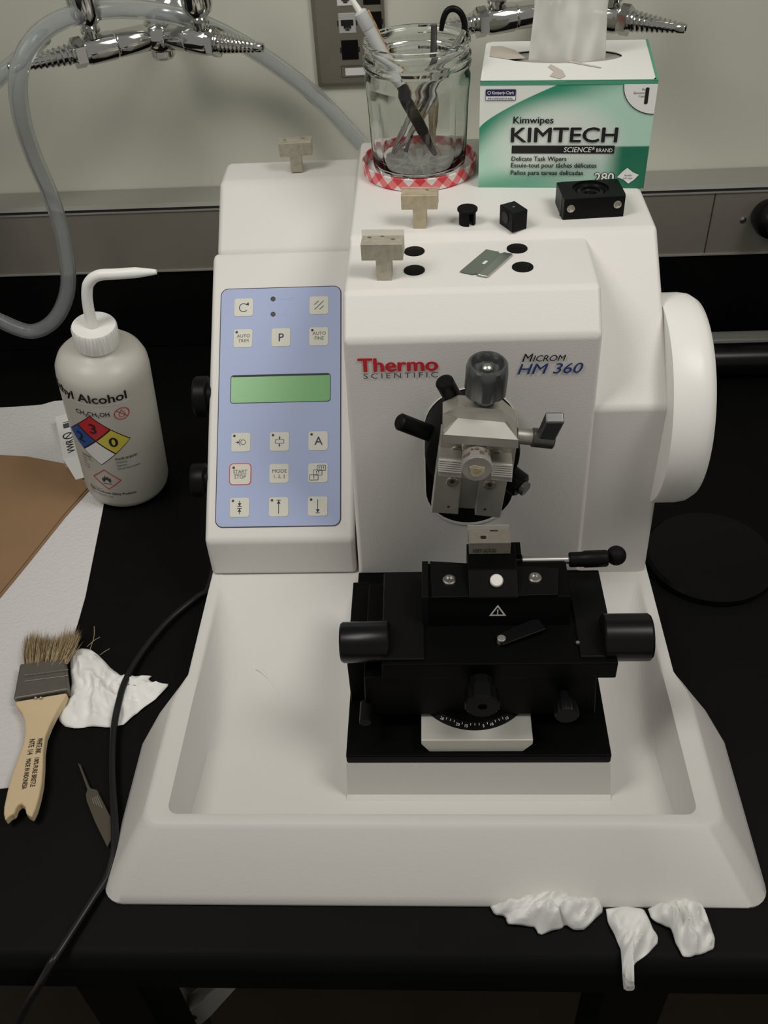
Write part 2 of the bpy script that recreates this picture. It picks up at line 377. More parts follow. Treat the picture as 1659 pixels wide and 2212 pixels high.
# control panel ------------------------------------------------------
pn = Vector((0, -.6163, .7875)); pd = Vector((0, .7875, .6163)); P0 = Vector((0, .2403, .077))+pn*.0006
def pp(px, py):
    q = atp(px, py, P0, pn)-P0; return q.x, q.dot(pd)
xa = (pp(465, 1138)[0]+pp(480, 626)[0])/2; xb = (pp(735, 1135)[0]+pp(735, 618)[0])/2
ya = (pp(465, 1138)[1]+pp(735, 1135)[1])/2; yb = (pp(480, 626)[1]+pp(735, 618)[1])/2
PF = Fr(P0, X, pd, pn)
lx0 = (pp(499, 812)[0]+pp(499, 872)[0])/2; lx1 = pp(713, 835)[0]; ly0 = (pp(499, 872)[1]+pp(713, 865)[1])/2; ly1 = (pp(499, 812)[1]+pp(713, 807)[1])/2
def rloop(x0, x1, y0, y1, r): return rr((x0+x1)/2, (y0+y1)/2, x1-x0, y1-y0, r)
pl = MB(); o_ = rloop(xa, xb, ya, yb, .0055); i_ = rloop(lx0, lx1, ly0, ly1, .0022)
pl.loops([[PF.p(a, b, -.0004) for a, b in rloop(xa-.0006, xb+.0006, ya-.0006, yb+.0006, .006)], [PF.p(a, b, 0) for a, b in rloop(xa-.0006, xb+.0006, ya-.0006, yb+.0006, .006)]], 'dark', True, False, False)
pl.loops([[PF.p(a, b, 0) for a, b in rloop(xa-.0006, xb+.0006, ya-.0006, yb+.0006, .006)], [PF.p(a, b, 0) for a, b in o_]], 'dark', True, False, False)
pl.loops([[PF.p(a, b, .0001) for a, b in o_], [PF.p(a, b, .0001) for a, b in i_]], 'blue', True, False, False)
for (q, s_) in (((590, 646), 'RETRACT'), ((590, 679), 'STOP')):
    x, y = pp(*q); pl.text(PF, s_, x+.003, y-.0011, .0034, 'faint', c=.0003)
panel = pl.build('control_panel', mt, flat=True)
db = MB(); db.loops([[PF.p(a, b, .0022) for a, b in i_], [PF.p(a, b, .0001) for a, b in rloop(lx0, lx1, ly0, ly1, .0022)]], 'dark', True, False, False)
db = MB()
db.loops([[PF.p(a, b, .0014) for a, b in rloop(lx0-.0007, lx1+.0007, ly0-.0007, ly1+.0007, .0025)], [PF.p(a, b, .0014) for a, b in i_], [PF.p(a, b, .0003) for a, b in i_]], 'dark', True, False, False)
db = MB()
db.loops([[PF.p(a, b, .0001) for a, b in rloop(lx0-.0004, lx1+.0004, ly0-.0004, ly1+.0004, .0024)], [PF.p(a, b, .0004) for a, b in rloop(lx0-.0004, lx1+.0004, ly0-.0004, ly1+.0004, .0024)], [PF.p(a, b, .0004) for a, b in i_]], 'dark', True, False, False)
db.poly(PF, [(a, b) for a, b in i_], 'lcd', .00022).poly(PF, [(lx0+.001, ly1), (lx0+.001, ly1-.0012), (lx1-.001, ly1-.0012), (lx1-.001, ly1)][::-1], 'dark', .0003)
db.build('display', panel, flat=True)
for q in ((590, 646), (590, 679)):
    x, y = pp(*q); MB().disc(PF, x, y, .0018, 'led', .0005).arc(PF, x, y, .0017, 0, 360, .0004, 'blackink', .0006).build('indicator_light', panel, flat=True)
cxs = [sum(pp(*q)[0] for q in g)/len(g) for g in (((527, 663), (525, 730), (521, 955), (519, 1024), (517, 1096)), ((607, 728), (604, 954), (603, 1023), (602, 1095)), ((689, 660), (689, 727), (687, 952), (687, 1021), (687, 1093)))]
cys = [pp(*q)[1] for q in ((608, 662), (607, 729), (604, 954), (603, 1023), (602, 1095))]
BS = .0152
def head(mb, fr, x, y, dy, s_, m='ink'): mb.poly(fr, [(x-s_*.55, y-dy*s_), (x+s_*.55, y-dy*s_), (x, y+dy*s_*.4)][::dy], m, .0003)
def b_rot(mb, f):
    mb.arc(f, 0, -.0003, .0034, 40, 320, .0006, 'ink'); mb.poly(f, [(.0014, .0022), (.0042, .0014), (.0040, .0042)], 'ink', .0003)
def b_sl(mb, f):
    for x0, x1, y0, y1 in ((-.0038, -.0004, .0005, .0036), (-.0036, .0036, -.0036, .0036), (.0004, .0038, -.0036, -.0005)): mb.line(f, [(x0, y0), (x1, y1)], .0005, 'inkgreen')
def b_txt(*ls):
    def fn(mb, f):
        for k, (s_, sz, y) in enumerate(ls): mb.text(f, s_, .0003, y, sz*1.06, 'inkgrey' if sz < .005 else 'ink', al='CENTER', bold=.008)
    return fn
def b_circ(mb, f):
    mb.arc(f, .0018, 0, .0019, 0, 360, .0004, 'ink'); mb.arc(f, .0022, 0, .0036, 130, 230, .0004, 'ink'); mb.line(f, [(-.0042, 0), (-.0016, 0)], .0004, 'ink'); mb.poly(f, [(-.0012, 0), (-.0028, .0011), (-.0028, -.0011)], 'ink', .0003)
def b_blk(mb, f):
    mb.line(f, [(-.0033, -.0014), (.0033, -.0014), (.0033, .0014), (-.0033, .0014)], .0004, 'ink', close=True)
    for s_ in (1, -1):
        mb.line(f, [(0, s_*.0018), (0, s_*.0046)], .0004, 'ink'); mb.poly(f, [(0, s_*.0016), (s_*.0010, s_*.0033), (-s_*.0010, s_*.0033)], 'ink', .0003)
def b_start(mb, f):
    mb.text(f, 'START', 0, .0008, .0038, 'inkgrey', al='CENTER', bold=.008); mb.line(f, [(-.0050, .0001), (.0050, .0001)], .0003, 'inkgrey'); mb.text(f, 'STOP', 0, -.0034, .0038, 'inkgrey', al='CENTER', bold=.008)
def b_multi(mb, f):
    for x, y, n in ((-.0032, -.0036, 1), (-.0002, .0002, 2), (.0026, .0038, 3)):
        mb.poly(f, rr(x, y, .0066, .0042, .0005), 'button', .0003+n*-.00003); mb.line(f, rr(x, y, .0066, .0042, .0005), .00035, 'ink', .0004, close=True)
        for k in range(n):
            xx = x+(k-(n-1)/2)*.0017; mb.line(f, [(xx, y-.0014), (xx, y+.0012)], .00035, 'ink', .0004); mb.poly(f, [(xx-.0005, y+.0004), (xx+.0005, y+.0004), (xx, y+.0016)], 'ink', .0004)
def b_in(mb, f):
    for s_ in (1, -1):
        mb.line(f, [(-.0017, s_*.0008), (.0017, s_*.0008)], .0005, 'ink'); mb.line(f, [(0, s_*.001), (0, s_*.0052)], .0005, 'ink'); mb.poly(f, [(0, s_*.001), (s_*.0015, s_*.0034), (-s_*.0015, s_*.0034)], 'ink', .0003)
def b_up(mb, f):
    mb.line(f, [(-.0017, .0052), (.0017, .0052)], .0005, 'ink'); mb.line(f, [(0, -.0054), (0, .005)], .0005, 'ink'); mb.poly(f, [(0, .005), (-.0015, .0024), (.0015, .0024)], 'ink', .0003)
def b_dn(mb, f):
    mb.line(f, [(-.0017, -.0052), (.0017, -.0052)], .0005, 'ink'); mb.line(f, [(0, -.005), (0, .0054)], .0005, 'ink'); mb.poly(f, [(0, -.005), (.0015, -.0024), (-.0015, -.0024)], 'ink', .0003)
BT = {(0, 0): (b_rot, 0), (0, 2): (b_sl, 0), (1, 0): (b_txt(('AUTO', .0036, .0006), ('TRIM', .0036, -.0034)), 1), (1, 1): (b_txt(('P', .0088, -.0032)), 0), (1, 2): (b_txt(('AUTO', .0036, .0012), ('FINE', .0036, -.0028)), 1),
      (2, 0): (b_circ, 1), (2, 1): (b_blk, 1), (2, 2): (b_txt(('A', .0088, -.0032)), 1), (3, 0): (b_start, 1), (3, 1): (b_txt(('MODE', .0038, .0006), ('1, 2, 3', .0036, -.0036)), 0), (3, 2): (b_multi, 0),
      (4, 0): (b_in, 2), (4, 1): (b_up, 2), (4, 2): (b_dn, 2)}
for (r_, c_), (fn, led) in BT.items():
    f = PF.sub(cxs[c_], cys[r_], .0003); mb = MB()
    if (r_, c_) == (3, 0):
        mb.rrect(f, 0, 0, BS+.0022, BS+.0022, .0032, 'red', -.0001).rrect(f, 0, 0, BS+.0008, BS+.0008, .0026, 'button', .0001)
    else: mb.loops([[f.p(a, b, 0) for a, b in rr(0, 0, BS, BS, .002)], [f.p(a, b, .00015) for a, b in rr(0, 0, BS-.0003, BS-.0003, .002)]], 'button', True, False, True)
    fn(mb, f)
    if led: mb.disc(f, -.0052, .0052, .0010, 'led' if led == 2 else 'blackink', .0004, 16)
    mb.build('button', panel, flat=True)

# specimen head -------------------------------------------------------
sh = D.objects.new('specimen_head', None); COL.objects.link(sh); sh.parent = mt; sh.location = Vector((.032, .2, .185))-mt.location
cx, cz, hr = .0322, .185, .0312
sl = MB(); sf = Fr((cx, .2363, 0), X, Z, -Y)
def stad(r, z0, z1, n=20): return [(r*math.cos(PI*i/n), z1+r*math.sin(PI*i/n)) for i in range(n+1)]+[(-r*math.cos(PI*i/n), z0-r*math.sin(PI*i/n)) for i in range(n+1)]
S0 = stad(hr+.0003, .1258, .185); S1 = stad(hr, .128, .185)
MB().loops([[sf.p(a, b, -.002) for a, b in S0], [sf.p(a, b, .0003) for a, b in S0], [sf.p(a, b, .0003) for a, b in S1], [sf.p(a, b, -.001) for a, b in S1]], 'plastic', True, False, False).poly(sf, S1, 'black_matte', .0002).build('slot', sh)
MB().lathe([(hr-.001, 0), (hr-.0003, .002), (hr, .030), (hr-.0008, .0345), (hr-.004, .036), (.001, .036)], (cx, .2376, cz), -Y, 'black_matte', 72).build('mounting_disc', sh)
yp = .191
def pv(x, y, Yv=None): return at(740+x/2.765, 720+y/2.765, y=yp if Yv is None else Yv)
# clamp plate
cp = MB(); cp.prism([pv(590, 600), pv(1045, 640), pv(1010, 880), pv(985, 880), pv(942, 1103), pv(790, 1088), pv(815, 880), pv(710, 870), pv(690, 1083), pv(530, 1072), pv(556, 850), pv(572, 740)], (0, .0105, 0), 'clamp')
cp.prism([pv(700, 860, yp+.004), pv(820, 868, yp+.004), pv(800, 1050, yp+.004), pv(692, 1045, yp+.004)], (0, .006, 0), 'clamp')
clampo = cp.build('clamp_plate', sh, bevel=.0006, bseg=2)
# clamp cap : back block with chamfered top, bright sloping front
yb_, yf_ = .203, .176
cc = MB(); back = [pv(598, 600, yb_-.012), pv(600, 478, yb_), pv(695, 430, yb_), pv(950, 452, yb_), pv(1040, 528, yb_), pv(1046, 640, yb_-.012)]
cc.prism([pv(598, 610, .188), pv(600, 480, .192), pv(692, 436, .192), pv(950, 456, .192), pv(1040, 530, .192), pv(1046, 640, .188)], (0, .012, 0), 'clamp')
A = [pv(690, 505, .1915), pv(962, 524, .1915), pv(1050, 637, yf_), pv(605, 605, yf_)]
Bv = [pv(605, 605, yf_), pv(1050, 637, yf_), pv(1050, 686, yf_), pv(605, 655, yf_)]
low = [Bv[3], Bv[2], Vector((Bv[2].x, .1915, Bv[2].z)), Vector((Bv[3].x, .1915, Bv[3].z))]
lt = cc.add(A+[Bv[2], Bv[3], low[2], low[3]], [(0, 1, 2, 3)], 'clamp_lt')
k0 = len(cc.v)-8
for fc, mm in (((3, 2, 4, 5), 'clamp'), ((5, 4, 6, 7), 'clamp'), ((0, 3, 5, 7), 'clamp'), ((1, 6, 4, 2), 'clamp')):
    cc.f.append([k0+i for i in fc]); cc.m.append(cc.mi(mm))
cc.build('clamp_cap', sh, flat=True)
# jaws with ribs either side of the specimen
for (x0, x1, ya0, ya1, xe0, xe1, yb0, yb1) in ((574, 712, 740, 752, 570, 708, 850, 862), (893, 1015, 768, 776, 885, 1012, 874, 888)):
    j = MB(); q = [pv(x0, ya0, .181), pv(x1, ya1, .181), pv(xe1, yb1, .179), pv(xe0, yb0, .179)]
    j.prism([q[0], q[1], q[2], q[3]], (0, .012, 0), 'clamp')
    for k in range(6):
        t_ = .06+k*.115
        a = q[0].lerp(q[3], t_); b = q[1].lerp(q[2], t_); dz = (q[3]-q[0])*.06
        j.prism([a, b, b+dz, a+dz], (0, -.0014, 0), 'clamp_lt')
    j.build('jaw', sh, flat=True)
for q in ((680, 702), (915, 722), (655, 886), (878, 905)):
    p = pv(*q); MB().lathe([(.0042, -.001), (.0042, .0004), (.0036, .001), (.0024, .001), (.0022, .0002), (.0, .0002)], p, -Y, 'brass', 28).lathe([(.0016, 0), (.0016, .0006)], p, -Y, 'dark', 6).build('socket_screw', sh)
for q in ((632, 1035), (850, 1050)):
    p = pv(*q); MB().lathe([(.0009, -.001), (.0009, .0002)], p, -Y, 'dark_steel', 12).build('pin', sh)
# clamp knob on its shaft
yk = .2005
b0 = pv(836, 490, yk); t0 = pv(868, 175, yk-.004); ax = (t0-b0).normalized(); Hk = (t0-b0).length
hexm = lambda t, h: 1-.085*((1+math.cos(6*t))/2)**2*(h > Hk*.44 and h < Hk*.97)
kn = MB(); kn.lathe([(.0064, -.002), (.0064, Hk*.52)], b0, ax, 'gun', 32)
kn.lathe([(.0085, Hk*.43), (.0118, Hk*.445), (.0132, Hk*.49), (.0132, Hk*.86), (.0122, Hk*.97), (.0112, Hk), (.0100, Hk), (.0094, Hk*.96), (.0090, Hk*.86), (.0001, Hk*.86)], b0, ax, 'gun', 72, rmod=hexm)
kn.sphere(b0+ax*(Hk*.88), .0042, 'steel', sc=(1, 1, .9))
kn.build('clamp_knob', sh)
# lock lever at right
rl = MB(); y_ = .197
rl.cyl(pv(1040, 612, y_), pv(1140, 622, y_), .0051, 'brush_steel').cyl(pv(1128, 620, y_), pv(1262, 634, y_), .0062, 'dark_steel', ch=.0008)
rl.build('lock_pin', sh)
pd_ = MB(); f0 = [pv(1165, 650, .193), pv(1215, 535, .186), pv(1328, 535, .186), pv(1262, 660, .193)]
pd_.prism(f0, (0, .006, .004), 'gun').build('lever_paddle', sh, bevel=.0012)
# short black levers of the ball head
for a, b, r0, yv, yv2 in (((690, 440), (605, 285), .0058, .214, .206), ((530, 600), (335, 525), .0056, .212, .205)):
    p0 = pv(*a, yv); p1 = pv(*b, yv2); MB().cyl(p0, p1, r0, 'black_part', ch=.0012).build('ball_lever', sh)
p0 = pv(985, 850, .212); p1 = pv(1070, 915, .204); dr = (p1-p0).normalized()
MB().cyl(p0, p1, .0088, 'black_part', ch=.0014).cyl(p1, p1+dr*.004, .005, 'dark_steel', ch=.0006).build('angle_screw', sh)

# specimen ------------------------------------------------------------
s0 = pv(806, 700, .192); s1 = pv(803, 812, .165); axs = -Y
t = thing('specimen_stub', s1, 'clear round resin specimen stub gripped in the metal jaws of the head', 'specimen')
c0 = Vector((s1.x, .188, s1.z+.002))
MB().lathe([(.0086, 0), (.0088, .010), (.0094, .0165), (.0096, .0205), (.0090, .0215)], (s1.x, .1865, s1.z), -Y, 'resin', 48).build('stub', t)
fs = Fr((s1.x, .165, s1.z), X, Z, -Y)
e = MB()
pts = [(.0048*math.cos(i*.628)*(1+.25*math.sin(i*2.1)), .0042*math.sin(i*.628)*(1+.2*math.cos(i*1.7))-.0008) for i in range(10)]
e.prism([fs.p(a, b, .0002) for a, b in pts], (0, -.0004, 0), mat('tissue_sample', srgb(172, 164, 140), .5, noise_s=400, noise_a=.2))
e.prism([fs.p(a*.45, b*.45, .0006) for a, b in pts], (0, -.0003, 0), mat('tissue_core', srgb(158, 142, 108), .5, noise_s=500, noise_a=.3))
e.build('embedded_sample', t)
pb = MB(); random.seed(4)
for k in range(7):
    th = R(35+k*18); hh_ = .1740-random.random()*.0045
    c = Vector((s1.x+.0096*math.cos(th), hh_, s1.z+.0096*math.sin(th)+.0001))
    pb.box(c, (.0022*random.uniform(.6, 1.4), .0018*random.uniform(.5, 1.8), .0003), 'grime', rot=Matrix.Rotation(-(th-PI/2), 3, 'Y'))
pb.build('brown_residue', t, flat=True)

# ------------------------------------------------------------------ knife holder
kh = thing('knife_holder', (.035, .13, .0372), 'black knife holder carriage standing in the white tray under the specimen head', 'knife holder')
KP = .0452
MB().box((.0323, .1532, .0413), (.1712, .1674, .0080), 'black').build('base_plate', kh, bevel=.0012)
# silver locating block
p0 = at(909, 1595, y=.0678); p1 = at(1156, 1590, y=.0678)
sv = MB(); zt_ = .0560; x0, x1 = p0.x, p1.x
pl_ = [(x0, .0690), (x0+.0032, .0668), (x1-.0032, .0668), (x1, .0690), (x1, .105), (x0, .105)]
q0 = [(x0+.0050, .0725, .0455), (x1-.0060, .0725, .0455), (x1-.0060, .105, .0455), (x0+.0050, .105, .0455)]
q1 = [(x0, .0730, .0530), (x1, .0730, .0530), (x1, .105, .0530), (x0, .105, .0530)]
q2 = [(x0, .0730, .0575), (x1, .0730, .0575), (x1, .105, .0575), (x0, .105, .0575)]
sv.loops([[Vector(p) for p in q] for q in (q0, q1, q2)], 'clamp_lt').build('locating_block', kh, bevel=.0008)
# turntable with scale
tc = Vector(((x0+x1)/2-.001, .1200, .0577)); tr = .0395
MB().lathe([(tr, 0), (tr, .0006), (tr-.0040, .0036), (.01, .0036)], tc, Z, 'black', 96).build('turntable', kh)
sc = MB()
for k in range(-8, 9):
    an = R(-90+k*4.2); d = Vector((math.cos(an), math.sin(an), 0)); tt = Vector((-d.y, d.x, 0))
    f = Fr(tc+d*(tr-.0020)+Z*.0022, tt, (d*-.8+Z*.6), (d*.6+Z*.8))
    if k % 2 == 0 and abs(k) in (2, 4, 8): sc.text(f, '20' if k < -3 else '10' if k > 3 else '5' if k > 0 else '15', 0, -.0012, .0026, 'white', al='CENTER', c=.0003)
    else: sc.line(f, [(0, .0002), (0, .0016)], .0003, 'white', .0003)
sc.build('scale_marks', kh, flat=True)
# carriage body, slab, blade seat
MB().prism([(-.0402, .091, .0602), (.1085, .091, .0602), (.1058, .091, .0990), (-.0392, .091, .0990)], (0, .082, 0), 'black').build('carriage', kh, bevel=.0010)
sb = MB().prism([(-.0278, .0895, .0990), (.1172, .0895, .0990), (.1172, .0895, .1135), (-.0272, .0895, .1135)], (-.001, .0800, 0), 'black').build('slide', kh, bevel=.0010)
MB().prism([(-.0272, .0925, .1130), (-.0005, .0925, .1130), (-.0005, .0925, .1152), (-.0272, .0925, .1152)], (-.0006, .075, 0), 'black_part').build('side_cover', kh, bevel=.0014)
MB().prism([(.0945, .0935, .1130), (.1165, .0935, .1130), (.1165, .0935, .1152), (.0945, .0935, .1152)], (-.0006, .072, 0), 'black_part').build('side_cover', kh, bevel=.0014)
# rear wing behind the carriage
MB().box((-.046, .150, .0655), (.012, .075, .040), 'black').build('rear_wing', kh, bevel=.0008)
tbx0, tbx1 = .0004, .0912
MB().prism([(tbx0, .1205, .1130), (tbx0, .1258, .1345), (tbx0, .1560, .1350), (tbx0, .1560, .1130)], (tbx1-tbx0, 0, 0), 'black').build('knife_seat', kh, bevel=.0008)
# seat plate with screws on the slope (plane through (.1235,.1262) -> (.1630,.1392))
sd = Vector((0, 1, .0165)).normalized(); sn = Vector((0, -.0165, 1)).normalized(); SP = Vector((0, .1258, .1345))
fd = Vector((0, .0053, .0215)).normalized(); fn_ = Vector((0, -.0215, .0053)).normalized(); FP = Vector((0, .1205, .1130))
def ps(px, py, h=0): return atp(px, py, SP+sn*h, sn)
h_ = .0022
c5 = lambda x, y, h=h_: ps(700+x/2.242, 1120+y/2.242, h)
sp_ = MB(); qs = [c5(512, 205), c5(1138, 240), c5(1134, 368), c5(522, 382)]
sp_.prism([q-sn*h_ for q in qs], sn*h_, 'black_part').build('seat_plate', kh, bevel=.0005)
qx = c5(474, 207, 0).x; MB().prism([(qx, .1200, .1130), (qx, .1250, .1362), (qx, .1565, .1368), (qx, .1565, .1130)], (.0042, 0, 0), 'black_part').build('cheek', kh, bevel=.0005)
for q in ((607, 300), (1021, 290)):
    p = c5(*q); MB().lathe([(.0043, 0), (.0043, .0010), (.0035, .0018), (.0026, .0018), (.0022, .0006), (.0002, .0006)], p, sn, 'steel', 28).build('socket_screw', kh)
# warning sign on the front of the seat
wn = MB(); wa, wb, wc = [atp(700+x/2.242, 1120+y/2.242, FP, fn_) for x, y in ((806, 467), (875, 467), (838, 422))]
wf = Fr(wa, X, fd, fn_); ww = wb.x-wa.x; whh = (wc-wa).dot(fd)
wn.line(wf, [(0, 0), (ww, 0), (ww/2, whh)], .0010, 'clamp_lt', .0004, close=True).line(wf, [(ww/2, whh*.30), (ww/2, whh*.62)], .0008, 'clamp_lt', .0004).disc(wf, ww/2, whh*.18, .0005, 'clamp_lt', .0004, 10)
wn.build('warning_sign', kh, flat=True)
# centre block holding the knife, with white button
cb = [(c5(705, 200).x, 0), (c5(940, 240).x, 0)]
bx0, bx1 = c5(700, 380).x, c5(943, 375).x
MB().prism([(bx0, .1235, .1325), (bx0, .1235, .1365), (bx0, .1400, .1448), (bx0, .1640, .1448), (bx0, .1640, .1300)], (bx1-bx0, 0, 0), 'black').build('clamp_block', kh, bevel=.0008)
bn = Vector((0, -.0083, .0170)).normalized()
pbn = atp(700+835/2.242, 1120+303/2.242, Vector((0, .1230, .1365)), bn)
MB().lathe([(.0042, -.002), (.0042, .0016), (.0036, .0022)], pbn, bn, 'clamp_lt', 32).build('release_button', kh)
# lever rod to the right
yr = .160
a = at(1108, 1211, y=yr); b = at(1232, 1209, y=yr); c = at(1312, 1206, y=yr)
MB().box(a+Vector((.0005, .004, -.006)), (.009, .012, .026), 'black').cyl(a-X*.004, a+X*.006, .0040, 'black', ch=.0005).cyl(a, b, .0026, 'steel').build('lever_rod', kh, ang=50)
MB().lathe([(.0042, 0), (.0050, .0008), (.0050, .009), (.0056, .010), (.0056, .0240), (.0048, .0250)], b-X*.001, c-b, 'black_part', 32).build('lever_grip', kh)
q = at(1331, 1200, y=yr+.006); MB().sphere(q, .0066, 'black_matte').build('lever_ball', kh)
# side and front knobs
for (pa, pb_, yk_, r) in (((842, 1385), (737, 1388), .108, .0130), ((1300, 1377), (1405, 1376), .108, .0148)):
    a = at(*pa, y=yk_); b = at(*pb_, y=yk_); MB().lathe([(r*.93, 0), (r, .001), (r, (b-a).length-.0015), (r*.92, (b-a).length), (r*.3, (b-a).length)], a, b-a, 'black_gloss', 60, rmod=lambda t, h: 1-.03*(math.cos(5*t) > .93)).build('feed_knob', kh)
a = at(1040, 1500, y=.0905); b = a-Y*.026
rib = lambda t, h: 1-.035*(math.cos(14*t) > .2)
p = at(1042, 1527, y=.0705)
MB().lathe([(.0085, -.021), (.0085, -.012), (.0108, -.011), (.0110, -.001), (.0102, 0), (.0030, 0), (.0028, -.002), (.0002, -.002)], p, -Y, 'black_part', 84, rmod=rib).build('front_knob', kh)
p = at(1225, 1547, y=.0740)
MB().lathe([(.0040, -.018), (.0040, -.009), (.0074, -.0085), (.0077, -.001), (.0070, 0), (.0002, 0)], p, -Y, 'black_part', 84, rmod=rib).build('clamp_screw', kh)
p = at(790, 1545, y=.084); MB().cyl(p+Y*.01, p-Y*.006, .0040, 'black_part', ch=.0006).build('clamp_screw', kh)
# pivot pin with flat lever on the slide
p = at(1083, 1385, z=.1142); q = at(1170, 1350, z=.1155)
d = (q-p).normalized(); nn = Z.cross(d)
MB().prism([p+nn*.0045-d*.002, p-nn*.0045-d*.002, q-nn*.0055, q+nn*.0055], (0, 0, .0022), 'black_part').build('clamp_lever', kh, bevel=.0006)
MB().lathe([(.0027, -.001), (.0027, .0030), (.0022, .0034)], p, Z, 'brush_steel', 24).build('pivot_pin', kh)
p = at(1248, 1388, z=.1154); MB().lathe([(.0012, -.001), (.0012, .0004)], p, Z, 'brass', 16).build('pin', kh)

# ------------------------------------------------------------------ T shaped knife blocks
def tblock(name, loc, yaw, w_, hb, db_, sw, hs, label, strip_h, mats=('tan_metal', 'glassy'), group=None, ink=2, dsx=0, stem_d=None):
    group = 'T shaped knife blocks on top of the machine'
    t = thing(name, loc, label, 'knife block', group)
    c, s_ = math.cos(yaw), math.sin(yaw); L_ = Vector(loc)
    u = Vector((c, s_, 0)); v = Vector((-s_, c, 0)); stem_d = stem_d or db_
    def pt(x, y, z): return L_+u*x+v*y+Z*z
    mb = MB(); x0, x1 = -w_/2+dsx, w_/2+dsx
    prof = [(-sw/2, 0), (sw/2, 0), (sw/2, hs), (x1, hs), (x1, hs+hb), (x0, hs+hb), (x0, hs), (-sw/2, hs)]
    mb.prism([pt(x, 0, z) for x, z in prof], v*db_, mats[0])
    mb.build('block', t, bevel=.0004, bseg=2)
    g = MB(); g.prism([pt(x0-.0003, db_+.0001, hs), pt(x1+.0003, db_+.0001, hs), pt(x1+.0003, db_+.0001, hs+hb+strip_h), pt(x0-.0003, db_+.0001, hs+hb+strip_h)], v*.0009, mats[1]); g.build('glass_strip', t)
    im = MB(); random.seed(int(w_*1e5)+ink)
    for k in range(ink):
        f = Fr(pt(x0+w_*random.uniform(.15, .8), db_*random.uniform(.5, .9), hs+hb+.0004), u, v); im.poly(f, rr(0, 0, .0026, .0007, .0003), 'blackink', .0001)
    if ink: im.build('ink_mark', t, flat=True)
    return t, pt
g_ = None
p = at(907, 494, z=.2812); tblock('knife_block', (p.x, p.y, .2812), R(-3), .0248, .0100, .0115, .0092, .0136, 'tan T shaped knife block standing on the machine in front of the glass jar', .0006, ink=1, mats=('tan_warm', 'glassy'))
p = at(830, 606.5, z=.2768); t, pt = tblock('knife_block', (p.x, p.y, .2768), R(-3), .0265, .0112, .0125, .0096, .0140, 'grey T shaped knife block with raised glass strip, by the two left black inlays', .0036, ink=3, dsx=-.0006)
p = at(642, 372.5, z=.2626); tblock('knife_block', (p.x, p.y, .2626), R(4), .0268, .0108, .0100, .0095, .0135, 'small grey T shaped knife block on the rear left corner of the machine', .0010, ink=2, dsx=.0006)
# glass knife in the holder
kx = (at(1010, 1190, y=.155).x+at(1105, 1190, y=.155).x)/2
t = thing('glass_knife', (kx, .155, .1450), 'clear glass knife with black handwriting clamped in the black knife holder', 'knife')
kg = mat('knife_glass', (.17, .155, .13), .22, trans=.0, ior=1.3, noise_s=200, noise_a=.2)
MB().prism([(kx-.0132, .1535, .1452), (kx+.0132, .1535, .1452), (kx+.0132, .1535, .1555), (kx-.0132, .1535, .1555)], (0, .0118, 0), kg).build('blade', t, bevel=.0003)
MB().prism([(kx-.0138, .1655, .1450), (kx+.0128, .1655, .1450), (kx+.0128, .1655, .1588), (kx-.0138, .1655, .1588)], (0, .0008, 0), 'glassy').build('glass_strip', t)
kf = Fr((kx, .1534, .1490), X, Z, -Y); mb = MB()
mb.text(kf, 'VERY GOOD', -.0108, -.0020, .0046, 'blackink', shear=.3, wid=.0150, c=.0002).line(kf, [(-.0132, .0064), (.0130, .0062)], .0007, 'clamp_lt', .0002)  # pale line paints the bright glint along the upper front edge
kf2 = Fr((kx, .158, .1556), X, Y)
mb.poly(kf2, rr(-.004, .000, .0036, .0026, .0008), 'blackink', .0003).poly(kf2, rr(.0030, .0060, .0050, .0009, .0003), 'blackink', .0003)
mb.build('ink_and_edge_glint', t, flat=True)

# slotted bushing
p = at(1010, 490, z=.2812); c = Vector((p.x, p.y+.0055, .2812))
t = thing('slotted_bushing', c, 'small black slotted plug standing between a knife block and the black cube', 'bushing')
mb = MB(); ro = .0058; n = 40; gap = R(34); t0_ = R(-62)
ang = [t0_+gap/2+(2*PI-gap)*i/n for i in range(n+1)]
Lp = [[Vector((c.x+r_*math.cos(a), c.y+r_*math.sin(a), c.z+z)) for a in ang] for r_, z in ((ro, 0), (ro, .0095), (ro*.72, .0095), (ro*.72, 0))]
mb.loops(Lp+[Lp[0]], 'black_matte', False, False, False)
for i in (0, n): mb.add([l[i] for l in Lp], [(0, 1, 2, 3)], 'black_matte')
mb.build('sleeve', t)
MB().lathe([(.0066, .0093), (.0070, .0098), (.0070, .0110), (.0064, .0115)], c, Z, 'black_matte', 40).build('flange', t)
# black cube
p = at(1106, 503, z=.2812); u = (at(1138, 494, z=.2812)-p); v = (at(1075, 467, z=.2812)-p)
t = thing('black_cube', p, 'small black cube with a round hole standing beside the slotted plug', 'machine part')
v2 = Vector((-u.y, u.x, 0)).normalized()*.0165; u2 = u.normalized()*.0118
c = p+u2/2+v2/2+Z*.0069
MB().box(c, (.0118, .0165, .0137), 'black_part', fr=Fr(c, u2, v2, Z)).build('body', t, bevel=.0005)
q = p+v2*.55+Z*.0075-u2.normalized()*.0001; MB().cyl(q, q-u2.normalized()*.0003, .0040, 'dark').build('side_hole', t)
q = p+u2*.5+v2*.5+Z*.0138; MB().cyl(q, q+Z*.0002, .0009, 'steel').build('pin_hole', t)
